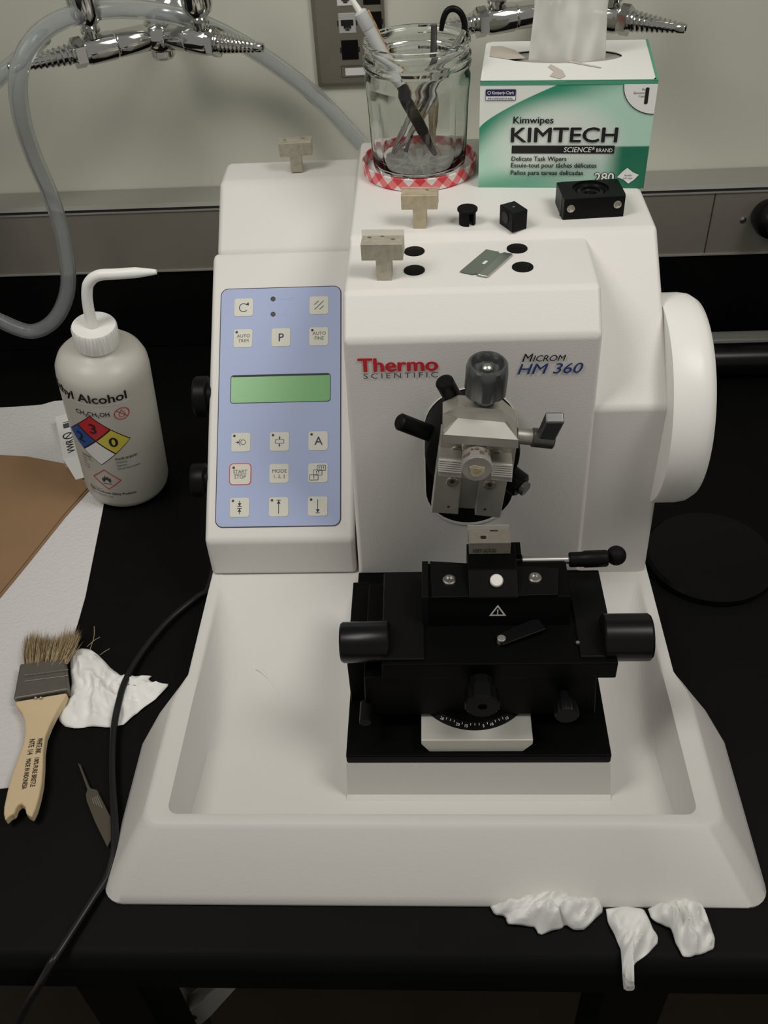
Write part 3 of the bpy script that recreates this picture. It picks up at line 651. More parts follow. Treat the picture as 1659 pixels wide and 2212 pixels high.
# clamp ring block
p = at(1214, 475.5, z=.2812); e1 = (at(1348, 467.5, z=.2812)-p); Lw = e1.length; e1 = e1.normalized(); e2 = Vector((-e1.y, e1.x, 0))
t = thing('split_clamp', p, 'black split clamp block with a round bore standing in front of the tissue box', 'clamp')
bf = Fr(p, e1, e2, Z); Hc = .0148; Dp = .029; cxr, cyr, ri = Lw*.5, Dp*.55, .0090
mb = MB(); n = 48
outer = []
for i in range(n):
    a = 2*PI*i/n; dx, dy = math.cos(a), math.sin(a)
    k = min((Lw/2)/abs(dx) if abs(dx) > 1e-6 else 9, ((Dp-cyr) if dy > 0 else cyr)/abs(dy) if abs(dy) > 1e-6 else 9); outer.append((cxr+dx*k, cyr+dy*k))
ring = lambda r_: [(cxr+r_*math.cos(2*PI*i/n), cyr+r_*math.sin(2*PI*i/n)) for i in range(n)]
LL = [[bf.p(a, b, 0) for a, b in outer], [bf.p(a, b, Hc) for a, b in outer], [bf.p(a, b, Hc) for a, b in ring(.0125)], [bf.p(a, b, Hc-.0015) for a, b in ring(.0123)], [bf.p(a, b, Hc-.0015) for a, b in ring(.0105)], [bf.p(a, b, Hc-.004) for a, b in ring(ri)], [bf.p(a, b, 0) for a, b in ring(ri)]]
mb.loops(LL, 'black_part', True, False, False)
MB_slot = Fr(p-e1*.0004+e2*.006, e2, Z, -e1)
mb.poly(MB_slot, [(0, 0), (.0022, 0), (.0022, Hc), (0, Hc)], 'blackink', .0001)
mb.build('body', t, flat=True)
MB().lathe([(.0092, 0), (.0092, .0120), (.0066, .0125), (.0064, .0110), (.0050, .0100), (.0040, .0105), (.0034, .0090), (.0002, .0090)], bf.p(cxr, cyr, .0005), Z, 'black_gloss', 48).build('bore_insert', t)
for a, b in ((.0054, .0080), (Lw-.0056, .0090)):
    q = bf.p(a, 0, b); MB().lathe([(.0027, -.0005), (.0027, .0006), (.0018, .0010), (.0014, .0003), (.0001, .0003)], q, -e2, 'brass', 24).build('socket_screw', t)
# razor blade
cr = [at(*q, z=.2770) for q in ((993, 589), (1050, 541), (1111, 544), (1051, 601))]
t = thing('razor_blade', cr[0], 'single edge steel razor blade lying flat between the four black inlays', 'razor blade')
o = cr[0]; u = (cr[1]-cr[0]); v = (cr[3]-cr[0]); bw = u.length; bh = v.dot(Vector((u.y, -u.x, 0)).normalized())
rf = Fr(o+Z*.0006, u, Vector((u.y, -u.x, 0)), Z); skew = v.dot(u.normalized())
P2 = lambda a, b: (a*bw+b*skew, b*bh)
out = [P2(0, 0), P2(1, 0), P2(1, .50), P2(.955, .53), P2(.955, .60), P2(1, .64), P2(1, 1), P2(0, 1), P2(0, .64), P2(.045, .60), P2(.045, .53), P2(0, .50)]
mb = MB(); mb.prism([rf.p(a, b, .0) for a, b in out], Z*.0003, mat('blade_steel', (.19, .225, .19), .35, .55))  # greenish reflection is put into the steel's base colour
mb.poly(rf, rr(*P2(.5, .45), .0052, .0022, .0010), 'plastic', .00045)
mb.build('blade', t, flat=True)
MB().prism([rf.p(*P2(0, .68), -.0004), rf.p(*P2(1, .68), -.0004), rf.p(*P2(1, 1.02), -.0004), rf.p(*P2(0, 1.02), -.0004)], Z*.0013, 'steel').build('spine', t, bevel=.0003)

# ------------------------------------------------------------------ glass jar standing in its lid
JC = Vector((-.0005, .4395, .2812))
t = thing('jar_lid', JC, 'red and white checked jar lid under the glass jar on top of the machine', 'lid')
m = D.materials.new('gingham'); m.use_nodes = True; nt = m.node_tree; b_ = nt.nodes['Principled BSDF']; b_.inputs['Roughness'].default_value = .35
tc_ = nt.nodes.new('ShaderNodeTexCoord'); sx_ = nt.nodes.new('ShaderNodeSeparateXYZ'); nt.links.new(tc_.outputs['Object'], sx_.inputs[0])
def mth(op, a, b=None):
    n = nt.nodes.new('ShaderNodeMath'); n.operation = op
    for k, q in enumerate((a, b)):
        if q is None: continue
        if isinstance(q, (int, float)): n.inputs[k].default_value = q
        else: nt.links.new(q, n.inputs[k])
    return n.outputs[0]
an_ = mth('MULTIPLY', mth('ARCTAN2', sx_.outputs[1], sx_.outputs[0]), .0432/.0170)
zz = mth('MULTIPLY', sx_.outputs[2], 1/.0170)
A_ = mth('GREATER_THAN', mth('FRACT', mth('ADD', mth('ADD', an_, zz), 100.2)), .5); B_ = mth('GREATER_THAN', mth('FRACT', mth('ADD', mth('SUBTRACT', an_, zz), 100.2)), .5)
rp = nt.nodes.new('ShaderNodeValToRGB'); rp.color_ramp.interpolation = 'CONSTANT'
rp.color_ramp.elements[0].color = (.72, .68, .66, 1); rp.color_ramp.elements[1].position = .4; rp.color_ramp.elements[1].color = (*srgb(225, 120, 120), 1)
e_ = rp.color_ramp.elements.new(.8); e_.color = (*srgb(205, 50, 60), 1)
nt.links.new(mth('MULTIPLY', mth('ADD', A_, B_), .5), rp.inputs[0]); nt.links.new(rp.outputs[0], b_.inputs['Base Color']); M['gingham'] = m
lo = MB().lathe([(.0415, 0), (.0432, .0008), (.0432, .0085), (.0436, .0092), (.0432, .0100), (.0424, .0098), (.0421, .0090), (.0421, .0012), (.0001, .0012)], JC, Z, 'gingham', 96).build('lid_shell', t, loc=JC)
MB().lathe([(.0419, .0014), (.0001, .0014)], JC, Z, 'smooth_plastic', 64, cap0=False, cap1=False).build('lid_liner', t)
jb = JC+Z*.0018
t = thing('glass_jar', jb, 'clear faceted glass jar full of brushes and tools standing in a checked lid', 'jar')
fc_ = lambda tt, h: 1 if h < .006 or h > .062 else (1-.03*min(1, (h-.006)/.004, (.062-h)/.006)*(.5+.5*math.cos(12*tt))**.6)
prof = [(.0300, .0), (.0335, .001), (.0350, .004), (.0358, .008), (.0368, .020), (.0376, .045), (.0382, .058), (.0386, .064), (.0384, .068), (.0368, .072), (.0366, .0735), (.0388, .0745), (.0390, .0765), (.0374, .078), (.0374, .0795), (.0390, .0805), (.0388, .082), (.0374, .0835), (.0374, .0885), (.0384, .0895), (.0382, .0915), (.0366, .0920)]
inn = [(.0352, .0915), (.0350, .074), (.0362, .066), (.0358, .055), (.0352, .040), (.0345, .020), (.0332, .008), (.0300, .0050), (.0001, .0045)]
MB().lathe(prof+inn, jb, Z, 'glass', 120, rmod=lambda tt, h: fc_(tt, h)).build('jar_body', t, ang=45)
# things in the jar
def rod_thing(name, label, cat, segs, extra=None):
    t = thing(name, segs[0][0], label, cat)
    return t
p0 = Vector((-.0392, .432, .3960)); p1 = Vector((.0145, .430, .2905)); dv = (p1-p0).normalized()
t = thing('marker_pen', p1, 'grey plastic pen with narrow pale tip leaning left in the glass jar', 'pen')
MB().lathe([(.0030, 0), (.0046, .0012), (.0048, .012), (.0046, .0125)], p0, dv, 'grey_pl', 28).build('end_cap', t)
MB().lathe([(.0044, 0), (.0046, .045)], p0+dv*.0126, dv, 'grey_pl', 28).build('barrel', t)
MB().lathe([(.0040, 0), (.0046, .012), (.0040, .038), (.0014, .055)], p0+dv*.0577, dv, 'black_part', 28).build('grip', t)
MB().tube([p0+dv*.002, p0-dv*.008+Vector((-.001, 0, 0)), p0-dv*.020+Vector((-.0035, 0, .001))], [.0024, .0018, .0011], 'cap', seg=12).build('tip', t)
q0 = Vector((-.0335, .4365, .3945)); q1 = Vector((.0165, .4395, .2895)); dq = (q1-q0).normalized(); f_ = Fr(q0, dq, Vector((0, -1, 0))-dq*(-dq.y), None)
t = thing('wooden_stick', q1, 'thin wooden stick with black tick marks beside the grey pen in the jar', 'stick')
sk = MB(); sk.box(q0+dq*.057, (.114, .0016, .0034), 'stick', fr=Fr(q0, dq, f_.n, f_.v))
sk.build('shaft', t, bevel=.0003)
tm = MB()
for k in range(9): tm.box(q0+dq*(.006+k*.0062)+f_.n*(-.0002)+f_.v*.0, (.0022, .0019, .0020), 'blackink', fr=Fr(q0, dq, f_.n, f_.v))
tm.build('tick_marks', t, flat=True)
r0 = Vector((.0330, .4330, .3800)); r1 = Vector((-.0215, .4480, .2890)); dr = (r1-r0).normalized()
t = thing('metal_forceps', r1, 'grey metal forceps leaning right across the pens in the jar', 'forceps')
sd_ = dr.cross(Y).normalized()
for sg in (-1, 1):
    MB().tube([r0, r0+dr*.02+sd_*(.0012*sg), r0+dr*.055+sd_*(.0042*sg), r0+dr*.085+sd_*(.0030*sg), r0+dr*.105+sd_*(.0006*sg)], [.0016, .0020, .0028, .0020, .0008], 'steel', seg=12).build('arm', t)
r2 = Vector((.0290, .4480, .3840)); r3 = Vector((-.012, .4560, .2890))
t = thing('hooked_probe', r3, 'black hooked probe rising out of the jar behind its rim', 'probe')
hk = [r3, r3.lerp(r2, .5)]+[at(px, py, y=.452) for px, py in ((996, 105), (1003, 72), (1003, 48), (995, 28), (981, 19), (967, 23), (958, 40), (953, 66))]
MB().tube(hk, [.0018, .0018, .0019, .0021, .0022, .0022, .0022, .0022, .0021, .0016], 'black_part', seg=14).build('shaft', t)
v0 = Vector((.012, .452, .380)); v1 = Vector((.010, .455, .289))
t = thing('brush_tool', v1, 'dark brush standing upright at the back inside the glass jar', 'brush')
MB().tube([v0, v0.lerp(v1, .5)], [.0022, .0030], 'dark_steel', seg=14, smooth=0).build('handle', t)
MB().tube([v0.lerp(v1, .5), v0.lerp(v1, .62), v0.lerp(v1, 1)], [.0034, .0040, .0014], 'bristle', seg=14).build('bristle_head', t)

# ------------------------------------------------------------------ tissue box
p = at(1033, 405, z=.2812); q = at(1390, 407, z=.2812); u = (q-p); BW = u.length; u = u.normalized(); v = Vector((-u.y, u.x, 0)); BH, BD = .0745, .0920
t = thing('tissue_box', p, 'green and white cardboard box of laboratory wipes standing on the machine', 'box')
m = D.materials.new('box_front'); m.use_nodes = True; nt = m.node_tree; b_ = nt.nodes['Principled BSDF']; b_.inputs['Roughness'].default_value = .45
tc_ = nt.nodes.new('ShaderNodeTexCoord'); sx_ = nt.nodes.new('ShaderNodeSeparateXYZ'); nt.links.new(tc_.outputs['Object'], sx_.inputs[0])
bx_ = mth('DIVIDE', sx_.outputs[0], BW); bz_ = mth('DIVIDE', sx_.outputs[2], BH)
def sstep(x, a, b):
    n = nt.nodes.new('ShaderNodeMapRange'); n.interpolation_type = 'SMOOTHSTEP'; n.inputs['From Min'].default_value = a; n.inputs['From Max'].default_value = b
    nt.links.new(x, n.inputs['Value']); return n.outputs[0]
def mixc(f, a, b):
    n = nt.nodes.new('ShaderNodeMix'); n.data_type = 'RGBA'; nt.links.new(f, n.inputs['Factor'])
    for k, q_ in (('A', a), ('B', b)):
        if isinstance(q_, tuple): n.inputs[k].default_value = (*q_, 1)
        else: nt.links.new(q_, n.inputs[k])
    return n.outputs['Result']
# printed arc : curve h(x) from the left edge up to the top edge
hc = mth('ADD', mth('MULTIPLY', mth('POWER', mth('MAXIMUM', bx_, .0001), .75), .72), .58)
dl = mth('SUBTRACT', hc, bz_)                                   # >0 below the arc
WHT, MINT, GRN, DGR = (.74, .76, .72), srgb(176, 214, 196), srgb(44, 140, 108), srgb(20, 108, 80)
g1 = mixc(sstep(dl, .02, .34), GRN, MINT)                         # printed fade of the swoosh
glow = mth('ADD', mth('POWER', mth('SUBTRACT', bx_, .46), 2), mth('MULTIPLY', mth('POWER', mth('SUBTRACT', bz_, .42), 2), .9))
g2 = mixc(sstep(glow, .02, .22), (.70, .76, .70), g1)
rt = mth('MULTIPLY', sstep(bx_, .72, .86), sstep(mth('SUBTRACT', mth('ADD', .40, mth('MULTIPLY', bx_, .02)), bz_), .0, .02))
g3 = mixc(rt, g2, DGR)
bl = mth('MULTIPLY', sstep(mth('SUBTRACT', mth('SUBTRACT', .20, mth('MULTIPLY', bx_, -.30)), bz_), .0, .22), sstep(bx_, .95, .30))
g4 = mixc(mth('MULTIPLY', bl, .75), g3, GRN)
nt.links.new(mixc(sstep(dl, -.004, .004), WHT, g4), b_.inputs['Base Color']); M['box_front'] = m
M['carton'] = mat('carton_white', (.72, .73, .70), .5)
M['carton_green'] = mat('carton_green', srgb(70, 150, 120), .5)
M['carton_side'] = mat('carton_side', srgb(150, 195, 175), .5)
M['photo_grey'] = mat('grey_print', srgb(182, 174, 164), .5)
def bp_(a, b, c): return p+u*a+v*b+Z*c
ff = Fr(p, u, Z, -v)
mb = MB()
V8 = [bp_(a, b, c) for a in (0, BW) for b in (0, BD) for c in (0, BH)]
mb.add(V8, [(0, 4, 5, 1)], 'box_front').add(V8, [(2, 3, 7, 6), (0, 2, 6, 4)], 'carton').add(V8, [(0, 1, 3, 2), (4, 6, 7, 5)], 'carton_side')
# top face with oval slot
ocx, ocy, orx, ory = BW*.47, BD*.60, .0425, .0165
n = 64; ov = [(ocx+orx*math.cos(2*PI*i/n), ocy+ory*math.sin(2*PI*i/n)) for i in range(n)]; ot = []
for i in range(n):
    dx, dy = math.cos(2*PI*i/n)*orx, math.sin(2*PI*i/n)*ory
    k = min(((BW-ocx) if dx > 0 else ocx)/abs(dx) if abs(dx) > 1e-9 else 99, ((BD-ocy) if dy > 0 else ocy)/abs(dy) if abs(dy) > 1e-9 else 99); ot.append((ocx+dx*k, ocy+dy*k))
mb.loops([[bp_(a, b, BH) for a, b in ot], [bp_(a, b, BH) for a, b in ov], [bp_(a, b, BH-.0006) for a, b in ov]], 'carton', True, False, False)
bo = mb.build('carton', t, loc=p, flat=True); bo.rotation_euler = (0, 0, 0)
# object space of the carton is aligned with its front edge so that the print follows it
me = bo.data; rz = math.atan2(u.y, u.x); me.transform(Matrix.Rotation(-rz, 4, 'Z')); bo.rotation_euler = (0, 0, rz)
gm = MB()
tf = Fr(p+Z*BH, u, v, Z)
gm.line(tf, [(.0006, .0006), (BW-.0006, .0006), (BW-.0006, BD)], .0016, 'carton_green', .0004)
gm.poly(ff, [(0, BH-.0022), (BW, BH-.0022), (BW, BH), (0, BH)], 'carton_green', .0003)
gm.poly(tf, [(.004, .055), (.018, .048), (.030, .050), (.022, .070), (.012, .080), (.004, .080)], 'photo_grey', .0003)
gm.poly(tf, [(.047, .010), (.054, .004), (.058, .010), (.056, .022), (.048, .036), (.046, .030), (.050, .020)], 'photo_grey', .0003)
gm.poly(tf, [(.060, .040), (.082, .026), (.083, .028), (.062, .043)], 'photo_grey', .0003)
def FB(px, py):
    q_ = atp(px, py, p, -v)-p; return q_.dot(u), q_.z
# logo patch
a = FB(1050, 194); b = FB(1113, 216)
gm.poly(ff, rr((a[0]+b[0])/2, (a[1]+b[1])/2+.0015, b[0]-a[0], (a[1]-b[1])*.62, .0008), 'ink', .0003).poly(ff, rr((a[0]+b[0])/2, b[1]+.0014, b[0]-a[0], (a[1]-b[1])*.34, .0003), 'white', .0004)
gm.text(ff, '\u25ce Kimberly-Clark' if False else 'Kimberly-Clark', a[0]+.0042, (a[1]+b[1])/2+.0006, .0030, 'white', bold=.012, c=.0006, wid=b[0]-a[0]-.0052).arc(ff, a[0]+.0022, (a[1]+b[1])/2+.0016, .0010, 0, 360, .0003, 'white', .0006)
gm.text(ff, 'PROFESSIONAL', (a[0]+b[0])/2, b[1]+.0005, .0019, 'ink', al='CENTER', c=.0006, wid=(b[0]-a[0])*.86)
gm.line(ff, rr((a[0]+b[0])/2, (a[1]+b[1])/2, b[0]-a[0]+.0004, a[1]-b[1]+.0004, .0006), .0003, 'ink', .0005, close=True)
# main lettering
def put(s_, x0, x1, y, h, m_, bold, shear=0, c=.0005):
    a = FB(x0, y); b = FB(x1, y); hh = FB(x0, y-h)[1]-a[1]; gm.text(ff, s_, a[0], a[1], hh/.72, m_, bold=bold, shear=shear, c=c, wid=b[0]-a[0])
put('Kimwipes', 1109, 1195, 266, 15, 'blackink', .022)
a = FB(1104, 306); b = FB(1332, 303); kw = b[0]-a[0]; kh_ = FB(1104, 274)[1]-a[1]
for yy, m_, bo_, cc_ in ((0, 'white', .05, .0004), (0, 'blackink', .026, .0006)):
    gm.text(ff, 'KIMTECH', a[0], a[1], kh_/.72, m_, bold=bo_, c=cc_, wid=kw)
a = FB(1105, 331); b = FB(1328, 314); gm.poly(ff, [(a[0], a[1]), (b[0], a[1]), (b[0], b[1]), (a[0], b[1])], 'blackink', .0004)
gm.text(ff, 'SCIENCE*', b[0]-.0352, a[1]+.0011, .0052, 'white', bold=.02, shear=.15, c=.0007, wid=.0215); gm.text(ff, 'BRAND', b[0]-.0125, a[1]+.0011, .0038, 'white', bold=.01, c=.0007, wid=.0112)
put('Delicate Task Wipers', 1105, 1223, 347, 10, 'blackink', .03); put('Essuie-tout pour t\u00e2ches d\u00e9licates', 1104, 1288, 361, 10, 'blackink', .03); put('Pa\u00f1os para tareas delicadas', 1103, 1259, 377, 10, 'blackink', .03)
a = FB(1283, 392); gm.text(ff, '280', a[0], a[1], .0095, 'blackink', bold=.07, c=.0004, wid=.0138); gm.text(ff, '280', a[0]+.0002, a[1], .0095, 'white', bold=.02, c=.0006, wid=.0134)
# corner badge with 1
a = (BW, BH-.0022); rb = .0225
gm.poly(ff, [(a[0], a[1])]+[(a[0]-rb*math.cos(R(k*90/16)), a[1]-rb*.88*math.sin(R(k*90/16))) for k in range(17)], 'white', .0004)
gm.line(ff, [(a[0]-rb*math.cos(R(k*90/16)), a[1]-rb*.88*math.sin(R(k*90/16))) for k in range(17)], .0005, 'blackink', .0005)
gm.text(ff, '1', BW-.0072, BH-.0148, .0150, 'blackink', bold=.03, c=.0006)
for k, s_ in enumerate(('Ply', '\u00c9paisseur', 'Capa')): gm.text(ff, s_, BW-.0078, BH-.0062-k*.0022, .0020, 'inkgrey', al='RIGHT', c=.0006)
# white diamond
c0_, c1_, c2_, c3_ = FB(1333, 382), FB(1355, 362), FB(1380, 377), FB(1357, 396)
gm.poly(ff, [c0_, ((c0_[0]+c3_[0])/2+.0004, (c0_[1]+c3_[1])/2+.0006), c3_, ((c3_[0]+c2_[0])/2+.0003, (c3_[1]+c2_[1])/2-.0005), c2_, ((c2_[0]+c1_[0])/2, (c2_[1]+c1_[1])/2-.0007), c1_, ((c1_[0]+c0_[0])/2, (c1_[1]+c0_[1])/2+.0005)], 'white', .0005)
for k, s_ in enumerate(('flexible', 'soft wipe')): gm.text(ff, s_, (c0_[0]+c2_[0])/2, (c1_[1]+c3_[1])/2-.0002-k*.0020, .0018, 'inkgrey', al='CENTER', c=.0007)
gm.build('printed_design', t, flat=True)
# film over the slot
MB().loops([[bp_(a, b, BH-.0015) for a, b in ov], [bp_(ocx+(a-ocx)*.02, ocy+(b-ocy)*.02, BH-.0015) for a, b in ov]], mat('slot_film', (.30, .29, .26), .25), True, False, True).build('slot_film', t)
# the tissue pulled out of the slot
tb = at(1222, 126, z=.2812+BH)
t = thing('tissue_wipe', bp_(ocx, ocy, BH), 'translucent white wipe pulled upright out of the tissue box slot', 'tissue')
ts = MB(); nx, nz = 40, 24; Lg = []
M['wipe'] = mat('wipe', (.66, .66, .62), .8, alpha=.90, spec=.15)
for k in range(nz+1):
    z = -.0040+k/nz*.066; row = []
    for i in range(nx+1):
        a = i/nx; s_ = (a-.5)
        wd = .0545-.004*min(1, max(0, z)/.03); x = ocx+.0035+s_*wd; y = ocy-.010+.0022*math.sin(a*9+z*30)+.006*s_*s_*4+.0012*math.sin(a*21-z*50)+z*.02
        y += .0018*noise.noise(Vector((a*6, z*60, 3)))
        row.append(bp_(x, y, BH+z))
    Lg.append(row)
ts.add([q for r_ in Lg for q in r_], [(k*(nx+1)+i, k*(nx+1)+i+1, (k+1)*(nx+1)+i+1, (k+1)*(nx+1)+i) for k in range(nz) for i in range(nx)], 'wipe').build('sheet', t, solid=.0002, ang=80)

# ------------------------------------------------------------------ service turrets on the wall
def turret(hub, tips, stems, label, flz):
    t = thing('service_turret', (hub.x, WY, hub.z), label, 'gas valve', 'gas turrets on the wall')
    MB().lathe([(.0195, 0), (.0195, .004), (.015, .008), (.0105, .010), (.0105, WY-hub.y)], (hub.x, WY, hub.z), -Y, 'chrome', 40).build('wall_flange', t)
    MB().sphere(hub, .0165, 'chrome', 32).cyl(hub-Z*.02, hub+Z*.016, .011, 'chrome', ch=.003).build('hub', t)
    for tip, sfr in zip(tips, stems):
        d = (tip-hub).normalized(); Ln = (tip-hub).length
        k = Ln/.135
        bd = MB(); bd.lathe([(.0098, .010), (.0112, .014), (.0112, .040*k), (.0105, .041*k), (.0120, .043*k), (.0120, .066*k), (.0105, .070*k)], hub, d, 'chrome', 36).build('valve_body', t)
        MB().lathe([(.0105, .070*k), (.0128, .0705*k), (.0128, .0790*k), (.0105, .0795*k)], hub, d, 'chrome', 6, ref=Z).build('hex_nut', t, flat=True)
        pr = [(.0080, .079*k)]
        for i in range(10):
            h = .081*k+i*(Ln-.083*k)/10.6; r_ = .0088-.0042*i/9
            pr += [(r_*.86, h), (r_, h+(Ln-.083*k)/10.6*.72)]
        pr += [(.0040, Ln-.001), (.0036, Ln), (.0020, Ln), (.0019, Ln-.004), (.0001, Ln-.004)]
        MB().lathe(pr, hub, d, 'chrome', 32).build('hose_barb', t, ang=25)
        q = hub+d*(sfr*Ln); up_ = Vector((0, -.10, 1)).normalized()
        MB().lathe([(.0065, .004), (.0065, .014), (.0085, .0145), (.0085, .017), (.0065, .0175), (.0072, .020), (.0115, .024), (.0135, .030), (.0140, .060), (.0120, .072), (.0001, .074)], q, up_, 'chrome', 36).build('valve_stem', t)
hubL = Vector((-.2330, .6310, .3350)); tL1 = at(18, 147, z=.334); tL2 = at(567, 103, z=.334)
turret(hubL, [tL1, tL2], [.44, .44], 'chrome double gas turret at the upper left with clear tubing over it', 0)
hubR = Vector((.1215, .650, .3365)); tR1 = at(1481, 62, z=.3335); tR2 = at(905, 70, z=.3335)
turret(hubR, [tR1, tR2], [.44, .44], 'chrome double gas turret on the wall behind the tissue box', 0)

# clear tubing : on the left barb, round out of frame, up over the turret, to its open end
tp = [at(92, 78, y=.60), at(62, 110, y=.61), at(30, 140, y=.61), at(-10, 172, y=.605), at(-90, 260, y=.60), at(-170, 420, y=.59), at(-150, 580, y=.58), at(-70, 655, y=.575), at(0, 693, y=.575), at(68, 716, y=.58), at(120, 688, y=.58), at(147, 618, y=.585), at(138, 520, y=.59), at(110, 425, y=.59), at(72, 335, y=.57), at(46, 250, y=.545), at(40, 160, y=.533), at(72, 88, y=.545), at(135, 42, y=.575), at(230, 20, y=.60), at(330, 24, y=.61), at(420, 45, y=.62), at(520, 92, y=.645), at(620, 158, y=.66), at(700, 225, y=.665), at(782, 313, y=.66)]
t = thing('clear_tubing', tp[6], 'clear plastic tubing looping down from the left gas turret and ending near the jar', 'tubing')
tt_ = MB()
def ringtube(mb, pts, r, ri, m_):
    o = MB().tube(pts, r, m_, seg=24, smooth=8, cap=False); i = MB().tube(pts, ri, m_, seg=24, smooth=8, cap=False)
    n_ = len(o.v); mb.add(o.v+i.v, o.f+[[n_+k for k in f[::-1]] for f in i.f]+[(n_-24+k, n_-24+(k+1) % 24, 2*n_-24+(k+1) % 24, 2*n_-24+k) for k in range(24)]+[(k, n_+k, n_+(k+1) % 24, (k+1) % 24) for k in range(24)], m_)
ringtube(tt_, tp, .0078, .0052, 'tube'); tt_.build('tube_wall', t)

# ------------------------------------------------------------------ network outlet
cx_, z0_, wd_, ht_ = -.0665, .2672, .068, .115
t = thing('network_outlet', (cx_, WY, z0_+ht_/2), 'brushed steel network outlet plate on the wall behind the glass jar', 'outlet')
of = Fr((cx_, WY-.0005, z0_+ht_/2), X, Z, -Y)
L_ = lambda w_, h_, c_: [of.p(a, b, c_) for a, b in rr(0, 0, w_, h_, .002, 3)]
MB().loops([L_(wd_, ht_, 0), L_(wd_, ht_, .0035), L_(wd_-.008, ht_-.008, .0062)], 'plate', True, False, True).build('face_plate', t, ang=20)
def jack(a, b, light):
    mb = MB(); w_, h_ = .0150, .0165
    mb.poly(of, rr(a, b, w_+.004, .005, .0004), 'dark', .0063).poly(of, rr(a, b, w_+.0012, h_+.0012, .0006), 'clamp_lt' if light else 'blackink', .0064)
    if light:
        mb.box(of.p(a, b, .0065), (w_, .001, h_), 'grey_pl' if light == 1 else 'white')
        mb.poly(of, [(a-.0058, b+.0030), (a+.0058, b+.0030), (a+.0058, b-.0020), (a+.0034, b-.0020), (a+.0034, b-.0045), (a+.0018, b-.0045), (a+.0018, b-.0062), (a-.0018, b-.0062), (a-.0018, b-.0045), (a-.0034, b-.0045), (a-.0034, b-.0020), (a-.0058, b-.0020)][::-1], 'blackink', .0074)
        for k in range(5): mb.line(of, [(a-.002+k*.001, b-.0055), (a-.002+k*.001, b-.0035)], .0003, 'brass', .0076)
    else: mb.box(of.p(a, b, .0062), (w_, .001, h_), 'black_matte')
    mb.build('jack_port', t, flat=True)
for px, py, lt_ in ((756, 108, 0), (750, 50, 1), (745, -10, 2)):
    q = at(px, py, y=WY-.007); jack(q.x-cx_, q.z-(z0_+ht_/2), lt_); jack(q.x-cx_+.0245, q.z-(z0_+ht_/2), 1 if not lt_ else 0)
q = at(775, 154, y=WY-.007); a, b = q.x-cx_+.006, q.z-(z0_+ht_/2)
MB().poly(of, rr(a, b, .046, .0110, .0006), 'dark_steel', .0063).poly(of, rr(a, b, .0445, .0096, .0005), 'plate', .0065).poly(of, rr(a+.001, b, .0400, .0068, .0002), 'white', .0068).build('label_window', t, flat=True)

# ------------------------------------------------------------------ plug at the right edge
c = at(1668, 478, y=.632)
t = thing('power_plug', (c.x, BY, c.z), 'round black power plug in the raceway at the right edge', 'plug')
MB().lathe([(.0165, .0005), (.0175, .004), (.0175, .018), (.0150, .026), (.0095, .031), (.0085, .040), (.0001, .041)], (c.x, BY, c.z), -Y, 'black_gloss', 48).build('plug_body', t)
MB().tube([(c.x, BY-.040, c.z), (c.x+.006, BY-.055, c.z-.005), (c.x+.03, BY-.058, c.z-.012), (c.x+.08, BY-.05, c.z-.018), (c.x+.20, BY-.04, c.z-.020)], .0055, 'cable').build('cord', t)

# black bar with clear sleeve lying against the backsplash, dark round base
a = at(1500, 770, z=.022); b = at(1659, 765, z=.022)
t = thing('black_bar', (.45, a.y, .0), 'glossy black bar lying on the bench near the backsplash at the right', 'bar')
MB().cyl((.29, a.y, .0172), (.80, a.y, .0172), .0170, 'black_gloss', ch=.002, seg=48).build('bar', t)
t = thing('clear_rod', (.45, a.y+.045, .0), 'clear plastic tube lying behind the glossy black bar at the right', 'tube')
M['dull_clear'] = mat('dull_clear', (.30, .30, .28), .2, trans=.35, ior=1.2)
MB().cyl((.29, a.y+.0405, .0122), (.80, a.y+.0405, .0122), .0120, 'dull_clear', seg=40).build('tube_wall', t)
q = (at(1480, 1288, z=.004), at(1553, 1304, z=.004), at(1640, 1285, z=.004))
(x1, y1), (x2, y2), (x3, y3) = [(k.x, k.y) for k in q]
dd = 2*(x1*(y2-y3)+x2*(y3-y1)+x3*(y1-y2)); ux = ((x1*x1+y1*y1)*(y2-y3)+(x2*x2+y2*y2)*(y3-y1)+(x3*x3+y3*y3)*(y1-y2))/dd; uy = ((x1*x1+y1*y1)*(x3-x2)+(x2*x2+y2*y2)*(x1-x3)+(x3*x3+y3*y3)*(x2-x1))/dd
rad = math.hypot(x2-ux, y2-uy)
t = thing('lamp_base', (ux, uy, 0), 'flat round black base on the bench at the right of the machine', 'lamp base')
MB().lathe([(rad-.002, 0), (rad, .0012), (rad, .006), (rad-.0025, .0088), (rad-.008, .0095), (.0001, .0095)], (ux, uy, 0), Z, mat('base_black', (.004, .004, .004), .33, spec=.16), 128).build('base_disc', t)

# ------------------------------------------------------------------ wash bottle
Rb = .0385
up = Vector((.1086, -.1305, 1)).normalized(); OB = Vector((-.2845, .4019, .0066))
e1 = Y.cross(up).normalized(); e2 = up.cross(e1)
t = thing('wash_bottle', OB, 'white plastic alcohol wash bottle with bent spout tilting beside the machine', 'bottle')
body = [(.0300, 0), (.0350, .0010), (.0376, .0040), (Rb, .0090), (Rb, .1390), (.0378, .1470), (.0350, .1535), (.0300, .1585), (.0235, .1620), (.0180, .1640), (.0170, .1660), (.0170, .172)]
MB().lathe(body, OB, up, 'bottle', 96, ref=e1).build('body', t, ang=50)
MB().lathe([(.0178, .1665), (.0182, .1672), (.0182, .1830), (.0172, .1845), (.0001, .1848)], OB, up, 'cap', 160, ref=e1, rmod=lambda tt, h: 1-.035*(math.cos(40*tt) > 0)*(.168 < h < .1835)).build('screw_cap', t)
def bax(h): return OB+up*h
